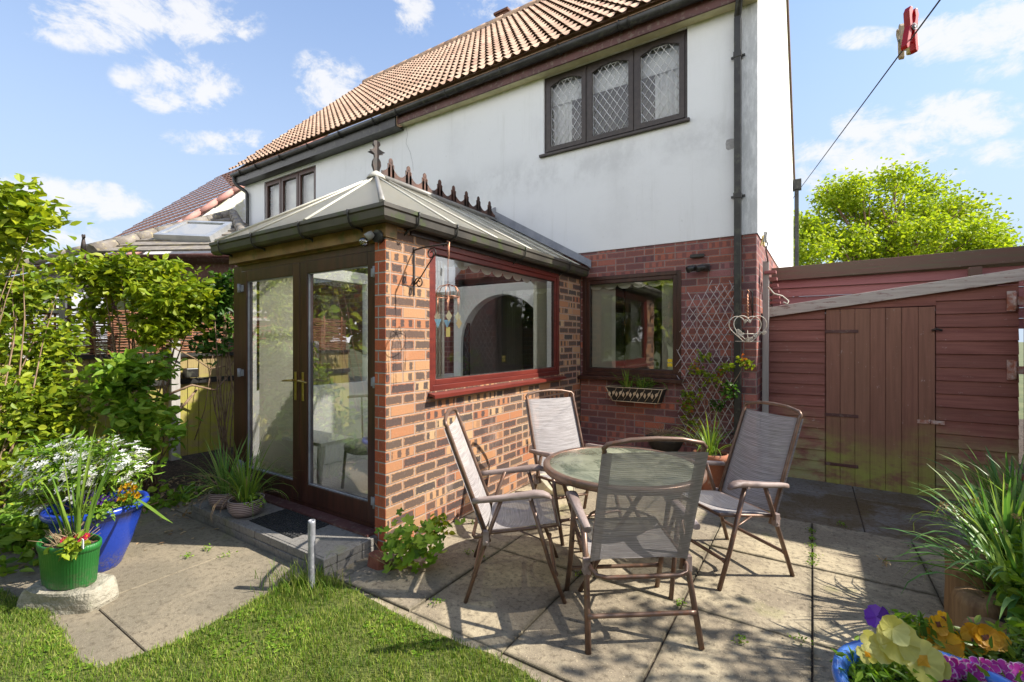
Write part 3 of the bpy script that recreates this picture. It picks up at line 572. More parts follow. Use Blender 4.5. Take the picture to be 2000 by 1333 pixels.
def gstrap(c,out,t,r=.06):
    c,out,t=V(c),V(out),V(t); mb=MB(); pts=[]
    prev=None
    for i in range(9):
        th=math.pi+math.pi*i/8; q=c+out*(r+(r+.006)*math.cos(th))+Z1*((r+.006)*math.sin(th)); pts.append(q)
    pts=[c+Z1*.02]+pts+[pts[-1]+Z1*.02]
    mb.tube(pts,.011,6); return mb
for x in [LX+.3,-9.9,-9.0,-8.05,-7.1,-6.2,-5.65,-4.6,-3.6,-2.7,-1.9,-1.78,-1.0]:
    gstrap((x,5.328,5.235),(0,-1,0),X1).build('gutter_bracket',M['black'],gu)
# downpipes
def downpipe(name,parent,mat,x,y,ztop,zbot,r=.034,neck=None,clips=()):
    mb=MB(); pts=[(x,y,zbot),(x,y,ztop)]
    if neck: pts+=[(neck[0],neck[1],ztop+.22),(neck[0],neck[1],ztop+.34)]
    if neck is None: mb.box((x-r,y-r,zbot),(x+r,y+r,ztop))
    else:
        mb.box((x-r,y-r,zbot),(x+r,y+r,ztop)); mb.tube([(x,y,ztop-.02),(x,y,ztop+.03),(neck[0],neck[1],ztop+.17),(neck[0],neck[1],ztop+.3)],r*1.05,10)
    o=mb.build(name,mat,parent,bevel=.006)
    for z in clips:
        c=MB(); c.box((x-r-.006,y-r-.006,z-.03),(x+r+.006,y+r+.03,z+.03)); c.box((x-r-.035,y+.015,z-.012),(x+r+.035,y+.034,z+.012)); c.build('pipe_clip',mat,o,bevel=.003)
    return o
downpipe('downpipe',house,M['black'],-.665,5.44,4.95,.0,.034,(-.62,5.27),(4.55,3.05,1.6,.5))
mb=MB(); xx=LX+.22; mb.tube([(xx-.25,5.27,5.19),(xx-.25,5.27,5.08),(xx-.2,5.3,5.0),(xx-.05,5.42,4.86),(xx,5.43,4.8),(xx,5.43,2.6)],.038,10); mb.build('downpipe',M['black'],house)
p=onX(1560,372,-.30); yy=12.2; mb=MB(); mb.box((-.33,yy-.05,2.0),(-.25,yy+.03,4.9)); mb.box((-.36,yy-.1,4.9),(-.2,yy+.08,5.12)); mb.build('rear_downpipe',M['black'],house)
mb=MB(); e=.035
for (ya,za,yb,zb) in ((5.2,5.30,RY,RZ+.02),(RY,RZ+.02,GY+.15,5.22)):
    xa,xb=gx(ya)+.002,gx(yb)+.002; mb.hexa([(xa,ya,za-.2),(xa+e,ya,za-.2),(xb+e,yb,zb-.2),(xb,yb,zb-.2),(xa,ya,za),(xa+e,ya,za),(xb+e,yb,zb),(xb,yb,zb)])
mb.build('verge_board',M['beam'],house)
# leaded upstairs window with three lights
def lights(name,parent,box,n,t,mat,arched=True,sill=True,lead=True,curtains=True,y0=WY+.03):
    x0,x1,z0,z1=box; W=x1-x0; H=z1-z0; cw=W/n
    mb=MB(); frame(mb,(x0,y0,z0),X1,Z1,-Y1,W,H,.035,.07)
    for i in range(1,n): mb.box((x0+cw*i-.014,y0+.001,z0+.035),(x0+cw*i+.014,y0+.069,z1-.035))
    if sill: mb.box((x0-.05,y0-.075,z0-.035),(x1+.03,y0+.04,z0-.002))
    fo=mb.build(name,mat,parent,bevel=.003)
    for i in range(n):
        a=x0+cw*i+(.014 if i else .036); b=x0+cw*(i+1)-(.014 if i<n-1 else .036); za,zb=z0+.037,z1-.037; s=.06
        c=MB(); ys=y0-.012; c.box((a,ys,za),(a+s,ys+.05,zb)); c.box((b-s,ys,za),(b,ys+.05,zb)); c.box((a+s,ys,za),(b-s,ys+.05,za+s))
        if arched:
            m=14; w_=b-a-2*s; pts=[(a+s,ys,zb),(b-s,ys,zb)]
            prof=[]
            for k in range(m+1):
                f=k/m; q=abs(2*f-1); d_=.005+.062*(q**1.9); prof.append((a+s+w_*f,ys,zb-.038-d_))
            for k in range(m): c.prism([(prof[k][0],ys,zb),(prof[k][0],ys,prof[k][2]),(prof[k+1][0],ys,prof[k+1][2]),(prof[k+1][0],ys,zb)],(0,.05,0))
        else: c.box((a+s,ys,zb-s),(b-s,ys+.05,zb))
        so_=c.build('casement',mat,fo,bevel=.002 if not arched else 0)
        g_=MB(); g_.poly([(a+s-.01,y0+.026,za+s-.01),(b-s+.01,y0+.026,za+s-.01),(b-s+.01,y0+.026,zb-.02),(a+s-.01,y0+.026,zb-.02)]); g_.build('pane',M['glassup'],so_)
        if lead:
            l=MB(); gx0,gx1,gz0,gz1=a+s,b-s,za+s,zb-.03; sx,sz=.092,.135; 
            for sgn in (1,-1):
                k=-30
                while k<30:
                    # line: (x-gx0)/sx*sgn+(z-gz0)/sz = k
                    pts=[]
                    for X_ in (gx0,gx1):
                        Z_=gz0+(k-sgn*(X_-gx0)/sx)*sz; 
                        if gz0<=Z_<=gz1: pts.append((X_,Z_))
                    for Z_ in (gz0,gz1):
                        X_=gx0+(k-(Z_-gz0)/sz)*sx*sgn
                        if gx0<X_<gx1: pts.append((X_,Z_))
                    if len(pts)>=2: 
                        (xa,za_),(xb,zb_)=pts[0],pts[1]
                        if math.dist((xa,za_),(xb,zb_))>.01: l.tube([(xa,y0+.02,za_),(xb,y0+.02,zb_)],.0042,4)
                    k+=1
            frame(l,(gx0,y0+.018,gz0),X1,Z1,-Y1,gx1-gx0,gz1-gz0-.02,.006,.004); l.build('lead_lattice',M['wlead'],so_)
    if curtains:
        def drape(xa,xb,za,zb,yy,amp=.02,fr=60):
            c=MB(); c.grid(lambda u,v:(xa+(xb-xa)*u,yy+amp*math.sin(u*(xb-xa)*fr)+.3*amp*math.sin(u*(xb-xa)*fr*2.3+1),za+(zb-za)*v),max(12,int((xb-xa)*90)),3); return c
        drape(x0+.06,x0+.34,z0+.02,z1-.05,y0+.16).build('curtain',M['net'],fo); drape(x1-.42,x1-.08,z0+.02,z1-.05,y0+.16).build('curtain',M['net'],fo)
        v=MB(); v.box((x0+.02,y0+.13,z1-.34),(x1-.02,y0+.14,z1-.02)); v.build('roller_blind',M['net'],fo)
    return fo
lights('upstairs_window',house,UW,3,.05,M['upvcblk'])
fo=lights('plain_upstairs_window',house,LW,3,.05,M['upvc'],arched=False,lead=False,curtains=False)
mb=MB(); mb.box((LW[0]+.05,WY+.16,LW[2]+.02),(LW[1]-.05,WY+.17,LW[3]-.05)); mb.build('roller_blind',M['net'],fo)
# kitchen window
def bigwin(name,parent,O,U,N,w,h,t,mat,d=.07):
    mb=MB(); frame(mb,O,U,Z1,N,w,h,t*.55,d); inner=V(O)+V(U)*t*.55+Z1*t*.55-V(N)*.012
    frame(mb,inner,U,Z1,N,w-1.1*t,h-1.1*t,t*.55,d*.7); fo=mb.build(name,mat,parent,bevel=.004)
    g_=MB(); a=V(O)-V(N)*.04; U=V(U); g_.poly([a+U*t+Z1*t,a+U*(w-t)+Z1*t,a+U*(w-t)+Z1*(h-t),a+U*t+Z1*(h-t)]); g_.build('pane',M['glass'],fo)
    gk=MB(); frame(gk,V(O)+U*(t*1.08)+Z1*(t*1.08)-V(N)*.03,U,Z1,N,w-2.16*t,h-2.16*t,.008,.012); gk.build('glazing_gasket',M['black'],fo)
    return fo
kw=bigwin('kitchen_window',house,(KW[0],WY+.004,KW[2]),X1,-Y1,KW[1]-KW[0],KW[3]-KW[2],.085,M['upvc'])
mb=MB(); mb.box((KW[0]-.03,WY-.09,KW[2]-.045),(KW[1]+.03,WY+.01,KW[2]-.003)); mb.build('sill',M['upvc'],kw,bevel=.004)
def vblind(parent,a,b,z0,z1,n,mat='blind',tw=.6,wd=.085,scallop=None,slats=True):
    a,b=V(a),V(b); t=(b-a).normalized(); mb=MB(); q=Matrix.Rotation(tw,3,'Z')@t
    if slats:
        for i in range(n):
            c=a+(b-a)*((i+.5)/n); dx=q*wd*.5; m_=V((-q.y,q.x,0))*.006
            mb.grid(lambda u,v:(c-dx+dx*2*u+m_*math.sin(u*math.pi))*1+Z1*(z0+(z1-z0)*v-c.z),4,1)
    mb.box((min(a.x,b.x)-.01,min(a.y,b.y)-.012,z1),(max(a.x,b.x)+.01,max(a.y,b.y)+.012,z1+.035))
    return mb.build('vertical_blind',M[mat],parent)
def scallops(parent,a,b,z,drop=.07,w=.13):
    a,b=V(a),V(b); Lg=(b-a).length; n=int(Lg/w); mb=MB(); t=(b-a)/Lg
    mb.grid(lambda u,v:a+t*(Lg*u)+Z1*(z-a.z-(drop+.05*abs(math.sin(u*n*math.pi))**.6)*v),n*8,2); return mb.build('scalloped_pelmet',M['blind'],parent)
vblind(kw,(KW[0]+.09,WY+.17,0),(KW[0]+.36,WY+.17,0),KW[2]+.02,KW[3]-.12,9,tw=.9); vblind(kw,(KW[1]-.24,WY+.17,0),(KW[1]-.09,WY+.17,0),KW[2]+.02,KW[3]-.12,5,tw=.9)
scallops(kw,(KW[0]+.05,WY+.12,0),(KW[1]-.05,WY+.12,0),KW[3]-.06,.05,.17)
for dz in (0,.05): mb=MB(); mb.box((-1.42,WY+.0335,1.2+dz),(-1.365,WY+.035,1.24+dz)); mb.build('sticker',M['sticker'],kw)
# security lamp, vent, satellite clutter on the brick wall
p=onY(1378,524,WY); sl_=thing('security_light',(p.x,WY,p.z),'small black twin security light on the brick wall above the kitchen window','wall light')
mb=MB(); mb.box((p.x-.05,WY-.04,p.z-.03),(p.x+.05,WY,p.z+.04)); mb.build('lamp_base',M['black'],sl_,bevel=.006)
for sx,tl in ((-.12,-.5),(-.02,.2)):
    mb=MB(); c=V((p.x+sx,WY-.09,p.z+.0)); mb.tube([c+V((.05,.04,.0)),c,c+V((-.05,-.03,-.02))],[.03,.034,.038],12); mb.build('lamp_head',M['black'],sl_)
p=onY(1365,500,WY); tag_=MB(); tag_.box((p.x-.09,WY-.03,p.z-.015),(p.x+.06,WY,p.z+.02)); tag(tag_.build('bird_box_bracket',M['black'],None,bevel=.004),'small flat black bracket under the white render above the security light','bracket')
# ------------------------------------------------------------------ conservatory
CX=-2.52; CY=2.24; CL_=-4.60
cons=thing('conservatory',(-3.55,3.8,0),'brick conservatory with cream hipped roof, french doors and large red framed window','conservatory')
DX0,DX1,DZ0,DZ1=-4.58,-2.632,.115,2.215; DY=2.27
SW=(2.682,4.909,1.10,2.29)
mb=MB(); wall_holes(mb,'x',CX,.11,CY,WY,-.03,2.33,[SW]); mb.build('side_wall',M['brick'],cons)
mb=MB(); mb.box((CX-.111,CY-.004,-.03),(CX-.002,CY+.10,2.329)); mb.build('brick_pier',M['brickq'],cons)
mb=MB(); mb.box((-4.70,DY+.09,-.03),(-4.62,WY,1.0)); mb.box((-4.70,DY+.09,2.2),(-4.62,WY,2.33)); mb.box((-4.70,3.8,1.0),(-4.62,3.95,2.2)); mb.box((-4.70,2.37,1.0),(-4.62,2.45,2.2)); mb.build('left_wall',M['white'],cons)
mb=MB(); mb.poly([(-4.66,2.45,1.0),(-4.66,3.8,1.0),(-4.66,3.8,2.2),(-4.66,2.45,2.2)]); mb.build('left_pane',M['glass'],cons)
mb=MB(); mb.box((-4.6,DY+.09,.0),(CX-.115,WY-.01,.10)); mb.build('carpet_floor',M['carpet'],cons)
mb=MB(); mb.box((CX-.13,DY+.09,.1),(CX-.112,WY-.07,1.05)); mb.box((CX-.13,DY+.09,1.05),(CX-.112,SW[0],2.3)); mb.build('inner_wall_lining',M['white'],cons)
# white inner wall with an arched opening into the dark room
ax0,ax1,az=-4.46,-2.98,2.17
mb=MB(); yb=WY-.06; n=20; acx=(ax0+ax1)/2; ar=(ax1-ax0)/2; spring=1.45
mb.box((-4.6,yb,.1),(ax0,WY+.1,2.32)); mb.box((ax1,yb,.1),(CX-.13,WY+.1,2.32))
arc=[(acx-ar*math.cos(math.pi*k/n),spring+(az-spring)*math.sin(math.pi*k/n)) for k in range(n+1)]
for k in range(n):
    (xa,za),(xb,zb)=arc[k],arc[k+1]; mb.prism([(xa,yb,za),(xb,yb,zb),(xb,yb,2.32),(xa,yb,2.32)],(0,.16,0))
mb.build('arched_inner_wall',M['white'],cons)
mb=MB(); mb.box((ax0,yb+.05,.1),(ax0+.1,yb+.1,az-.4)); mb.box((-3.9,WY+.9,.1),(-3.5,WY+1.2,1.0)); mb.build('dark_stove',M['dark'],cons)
mb=MB(); mb.box((-4.58,WY+1.9,.05),(-2.6,WY+1.95,2.4)); mb.build('dark_room_panel',M['dark'],cons)  # near-black panel stands in for the darkness of the room behind the arch
# doors
def door(x0,x1,hinge_left):
    mb=MB(); s=.10; bt=.15; y=DY; frame(mb,(x0,y,DZ0+.045),X1,Z1,-Y1,x1-x0,DZ1-DZ0-.10,(s,s,bt,s),.06)
    dd=mb.build('door',M['upvc'],cons,bevel=.004)
    g_=MB(); a=(x0+s,y+.03,DZ0+.045+bt); g_.poly([a,(x1-s,y+.03,a[2]),(x1-s,y+.03,DZ1-.055-s),(a[0],y+.03,DZ1-.055-s)]); g_.build('pane',M['glassdoor'],dd)
    k=MB(); frame(k,(a[0]-.002,y+.012,a[2]-.002),X1,Z1,-Y1,x1-x0-2*s+.004,DZ1-.055-s-a[2]+.004,.009,.015); k.build('glazing_bead',M['lead'],dd)
    hx=x1-.05 if hinge_left else x0+.05; sg=-1 if hinge_left else 1
    h=MB(); h.box((hx-.014,y-.008,1.0),(hx+.014,y,1.24)); h.tube([(hx,y,1.17),(hx,y-.05,1.17),(hx+sg*.02,y-.055,1.17),(hx+sg*.12,y-.052,1.162)],[.011,.011,.010,.007],8); h.tube([(hx,y,1.05),(hx,y-.012,1.05)],.009,8); h.build('handle',M['brass'],dd,bevel=.002)
    ox=x0 if hinge_left else x1
    for z in (.33,1.2,2.0):
        q=MB(); q.tube([(ox,y-.018,z-.04),(ox,y-.018,z+.04)],.015,8); q.box((ox-.012,y-.012,z-.035),(ox+.012,y+.0,z+.035)); q.box((ox-(.0 if hinge_left else .055),y-.007,z-.03),(ox+(.055 if hinge_left else 0),y-.001,z+.03)); q.build('hinge',M['hinge'],dd)
    return dd
mid=-3.605
door(DX0+.02,mid-.003,True); door(mid+.003,DX1-.02,False)
mb=MB(); frame(mb,(DX0-.13,DY+.008,DZ0-.06),X1,Z1,-Y1,DX1-DX0+.132,DZ1-DZ0+.06,(.15,.022,.10,.052),.08); mb.build('door_frame',M['upvc'],cons)
mb=MB(); mb.box((DX0,DY-.10,.112),(DX1,DY+.002,.128)); mb.build('threshold',M['fascia'],cons)
# side window
swin=bigwin('side_window',cons,(CX-.004,SW[0],SW[2]),Y1,X1,SW[1]-SW[0],SW[3]-SW[2],.082,M['redwood'])
mb=MB(); mb.prism([(CX-.03,SW[0]-.015,SW[2]-.003),(CX+.07,SW[0]-.015,SW[2]-.022),(CX+.07,SW[0]-.015,SW[2]-.05),(CX+.055,SW[0]-.015,SW[2]-.05),(CX+.045,SW[0]-.015,SW[2]-.035),(CX-.03,SW[0]-.015,SW[2]-.035)],(0,SW[1]-SW[0]+.05,0)); mb.build('sill',M['redwood'],swin)
vblind(swin,(CX-.16,SW[0]+.06,0),(CX-.16,SW[0]+.36,0),SW[2]+.02,SW[3]-.1,8,tw=.5); vblind(swin,(CX-.16,SW[1]-.32,0),(CX-.16,SW[1]-.05,0),SW[2]+.02,SW[3]-.1,9,tw=1.0)
scallops(swin,(CX-.145,SW[0]+.3,0),(CX-.145,SW[1]-.06,0),SW[3]-.05,.045,.17)
vblind(cons,(-4.45,DY+.15,0),(-3.72,DY+.15,0),.2,2.12,10,tw=.75,wd=.1)
# eaves: timber fascia, gutter, roof
mb=MB(); mb.box((-4.68,CY-.02,2.235),(CX+.02,DY+.055,2.33)); mb.box((-4.63,DY+.0,2.218),(DX1,DY+.05,2.234)); mb.build('front_fascia',mottle('brown timber fascia',(.16,.09,.035),(.24,.15,.06),5,.6,.2,c3=(.1,.09,.03),s3=12,world=True),cons)
mb=MB(); mb.box((CX-.09,CY+.0,2.331),(CX+.02,WY-.005,2.40)); mb.box((-4.70,CY-.018,2.331),(CX-.091,CY+.06,2.40)); mb.box((-4.74,CY+.0,2.331),(-4.62,WY-.01,2.40)); mb.box((CX+.0005,DY+.2,2.292),(CX+.016,WY-.01,2.3305)); mb.build('eaves_beam',M['upvcblk'],cons)
AP=V((-3.85,3.29,3.23)); RE=V((-3.85,WY-.005,3.23)); EZ=2.425; CR=V((-2.40,2.10,EZ)); CLf=V((-4.70,2.10,EZ)); BR=V((-2.40,WY-.005,EZ)); BL=V((-4.70,WY-.005,EZ))
mb=MB()
def thick(pts,t=.02):
    n_=(V(pts[1])-V(pts[0])).cross(V(pts[2])-V(pts[0])).normalized(); n_=n_ if n_.z>0 else -n_; mb.prism(pts,-n_*t)
thick([CLf,CR,AP]); thick([CR,BR,RE,AP]); thick([AP,RE,BL,CLf])
mb.build('roof',M['poly'],cons)
def bar(a,b,name='glazing_bar',r=.016,mat=None):
    m_=MB(); a,b=V(a)+Z1*.008,V(b)+Z1*.008; m_.tube([a,b],r,6,flat=.6); m_.build(name,mat or M['barw'],cons)
M['barw']=mottle('white glazing bar',(.55,.53,.44),(.48,.46,.40),5,.4,.05)
M['barg']=mottle('grey glazing bar',(.2,.19,.175),(.26,.25,.22),5,.4,.05)
bar(AP,CR,'hip_bar',.022,M['barg']); bar(AP,CLf,'hip_bar',.022)
for f in (.28,.62): bar(AP,CLf.lerp(CR,f))
for y in (2.85,): bar(AP,V((-2.40,y,EZ)))
for y in (3.45,4.05,4.65,5.2): bar(V((-3.85,max(y,3.4),3.23)),V((-2.40,y,EZ)))
m_=MB(); m_.tube([AP+Z1*.02,RE+Z1*.02],.035,8); m_.build('ridge_bar',M['barg'],cons)
m_=MB(); m_.lathe([(.10,-.035),(.085,.0),(.05,.03),(.02,.05)],tuple(AP+Z1*.01),12); m_.build('ridge_cap',M['barw'],cons)
# gutters with straps
mb=MB(); gprof=[(0,.055),(0,-.04),(.03,-.052),(.085,-.052),(.105,-.03),(.11,.02),(.122,.028),(.122,.055),(.112,.055),(.10,.03),(.095,-.02),(.08,-.042),(.03,-.042),(.01,-.03),(.01,.055)]; kk=len(gprof)
for (bx_,by_,ox,oy) in ((-4.80,CY-.02,0,-1),(CX+.02,CY-.02,1,-1),(CX+.02,WY-.02,1,0)):
    for x_,z_ in gprof: mb.v.append((bx_+ox*x_,by_+oy*x_,2.375+z_))
for st_i in (0,1):
    for i in range(kk): j=(i+1)%kk; mb.face([st_i*kk+i,st_i*kk+j,(st_i+1)*kk+j,(st_i+1)*kk+i])
mb.face(list(range(kk))[::-1]); mb.face([2*kk+i for i in range(kk)]); gg=mb.build('gutter',M['greyguttr'],cons)
def sqstrap(c,out):
    c,out=V(c),V(out); m_=MB(); m_.tube([c-out*.0+Z1*-.06,c+out*.03+Z1*-.062,c+out*.09+Z1*-.06,c+out*.115+Z1*-.035,c+out*.128+Z1*.03,c+out*.128+Z1*.055],.007,6); m_.tube([c-Z1*.06+out*.02,c-out*.05-Z1*.115],.009,6); return m_
for x in (-4.62,-4.05,-3.35,-2.75): sqstrap((x,CY-.02,2.375),(0,-1,0)).build('gutter_strap',M['black'],gg)
for y in (2.42,2.85,3.9,4.9): sqstrap((CX+.02,y,2.375),(1,0,0)).build('gutter_strap',M['black'],gg)
# lead flashing against the house wall
mb=MB(); a=V((-3.85,WY-.012,3.25)); b=V((-2.36,WY-.012,2.43)); mb.prism([a,b,b+Z1*.10,a+Z1*.13],(0,-.012,0)); mb.prism([a+V((0,-.0125,-.005)),b+V((0,-.0125,-.005)),b+V((0,-.16,0.018)),a+V((0,-.16,.018))],(0,0,.008)); mb.prism([a,a+Z1*.19,a+V((-.16,0,.14)),a+V((-.3,0,-.15)),a+V((-.02,0,-.02))],(0,-.02,0)); mb.build('lead_flashing',M['lead'],cons)
# cresting and finial
def crest_unit(y0,Lu):
    pts=[]; n=10
    for k in range(n+1): f=k/n; pts.append((y0+Lu*.44*f,.065+.105*(f**1.8)))
    c=y0+Lu*.5
    pts+=[(c-.03,.18),(c-.045,.195),(c-.012,.205),(c-.022,.225),(c-.028,.245),(c-.015,.27),(c,.278),(c+.015,.27),(c+.028,.245),(c+.022,.225),(c+.012,.205),(c+.045,.195),(c+.03,.18)]
    for k in range(n+1): f=1-k/n; pts.append((y0+Lu-Lu*.44*f,.065+.105*(f**1.8)))
    return pts
mb=MB(); y=3.36; Lu=.262
for k in range(8):
    pts=crest_unit(y,Lu); mz=.79
    for i in range(len(pts)-1):
        (ya,za),(yb_,zb)=pts[i],pts[i+1]
        if abs(yb_-ya)<1e-5: continue
        if yb_<ya: continue
        mb.prism([(-3.853,ya,3.25),(-3.853,yb_,3.25),(-3.853,yb_,3.272+zb*mz),(-3.853,ya,3.272+za*mz)],(.008,0,0))
    c=y+Lu*.5; m0=[(-3.853,c+math.cos(t)*.026,3.272+mz*(.238)+math.sin(t)*.026) for t in [2*math.pi*i/12 for i in range(12)]]; mb.prism(m0,(.0082,0,0))
    mb.prism([(-3.8535,c-.05,3.272+mz*.185),(-3.8535,c+.05,3.272+mz*.185),(-3.8535,c+.02,3.272+mz*.215),(-3.8535,c-.02,3.272+mz*.215)],(.0087,0,0))
    y+=Lu
mb.build('ridge_cresting',M['crest'],cons)
mb=MB(); 
def fin(pts,u,ext):
    mb.prism([AP+V(u)*a+Z1*b for a,b in pts],ext)
half=[(.035,.0),(.03,.06),(.05,.12),(.045,.165),(.025,.2),(.03,.235),(.09,.26),(.06,.275),(.035,.29),(.025,.315),(.042,.34),(.035,.37),(.0,.385)]
full=half+[(-a,b) for a,b in reversed(half[:-1])]
def strip(hf,u,ext):
    for i in range(len(hf)-1):
        (a,b),(c,d_)=hf[i],hf[i+1]
        if abs(d_-b)<1e-4: continue
        fin([(-a,b),(a,b),(c,d_),(-c,d_)],u,ext)
off=(R_*.92+Y1*.0).normalized(); strip(half,(.75,.66,0),(-.006,.007,0)); strip(half,(0,1,0),(.007,0,0)); mb.build('finial',M['iron'],cons)
# ------------------------------------------------------------------ inside furniture
p=onY(628,850,3.0); q=G(628,985,.10)
wt=thing('white_side_table',(q.x,q.y,.1),'white side table with turned leg inside the conservatory doors','table')
mb=MB(); mb.tube([(q.x,q.y,.1),(q.x,q.y,.13),(q.x-.02,q.y,.18),(q.x-.03,q.y,.35),(q.x-.0,q.y,.55),(q.x,q.y,.62)],[.028,.022,.016,.024,.036,.03],10); mb.build('leg',M['white'],wt)
mb=MB(); mb.tube([(q.x-.5,q.y+.1,.1),(q.x-.5,q.y+.1,.62)],.02,8); mb.build('leg',M['white'],wt)
mb=MB(); mb.box((q.x-.55,q.y-.03,.60),(q.x+.04,q.y+.3,.63)); mb.build('table_top',M['white'],wt)
q=G(700,955,.10); wc=thing('wicker_chair',(q.x,q.y,.1),'pale wicker chair with curved back inside the right hand door','chair')
mb=MB(); c=V((q.x+.05,q.y+.15,0))
for k in range(9):
    a=R(-60+15*k); mb.tube([(c.x+.2*math.sin(a),c.y+.2*math.cos(a)-.1,.5),(c.x+.27*math.sin(a),c.y+.27*math.cos(a)-.1,.95)],.008,5)
mb.tube([(c.x+.27*math.sin(R(t)),c.y+.27*math.cos(R(t))-.1,.95) for t in range(-90,91,15)],.014,6); mb.build('backrest',M['greywood'],wc)
mb=MB(); mb.lathe([(.22,.46),(.24,.48),(.24,.52),(.2,.54)],(c.x,c.y-.05,0),20); mb.build('seat',M['greywood'],wc)
for sx,sy in ((-.17,-.2),(.17,-.2),(-.15,.1),(.15,.1)): mb=MB(); mb.tube([(c.x+sx*1.15,c.y+sy*1.1,.1),(c.x+sx,c.y+sy,.48)],.014,6); mb.build('leg',M['greywood'],wc)
# ------------------------------------------------------------------ doorstep and mat
dx0,dx1,dy0,dy1=-4.42,-2.60,1.80,2.235
st=thing('doorstep',(-3.5,2.0,0),'low grey concrete and brick doorstep in front of the french doors','step')
mb=MB(); mb.box((dx0+.02,dy0+.02,.098),(dx1-.02,dy1-.001,.110)); mb.build('step_top',M['step'],st,bevel=.003)
mb=MB()
for row,(za,zb) in enumerate(((-.02,.048),(.052,.106))):
    x=dx0-(.06 if row else 0)
    while x<dx1-.001:
        xa,xb=max(x,dx0),min(x+.21 if not row else x+.105*2,dx1); 
        if xb-xa>.02: mb.box((xa+.002,dy0+random.uniform(-.002,.003),za),(xb-.002,dy0+.1,zb))
        x+=.21
    yv=dy0+.1
    while yv<dy1-.002:
        yb2=min(yv+.2,dy1); mb.box((dx1-.1,yv+.002,za),(dx1+random.uniform(-.003,.002),yb2-.002,zb)); mb.box((dx0,yv+.002,za),(dx0+.1,yb2-.002,zb)); yv+=.2
mb.box((dx0+.08,dy0+.08,-.02),(dx1-.08,dy1-.002,.097)); mb.build('step_brick',M['step'],st,bevel=.004)
mt=thing('door_mat',(-3.35,2.02,.11),'black rubber cobble pattern mat on the doorstep','mat')
mb=MB(); mb.box((-3.64,1.875,.111),(-3.06,2.165,.117)); rr=random.Random(4)
for i in range(20):
    for j in range(11):
        x=-3.625+i*.029+(j%2)*.014; y=1.89+j*.0262; s_=rr.uniform(.009,.012); mb.lathe([(s_,.117),(s_*.9,.121),(s_*.5,.123)],(x,y,0),6)
mb.build('mat_surface',M['rubber'],mt)
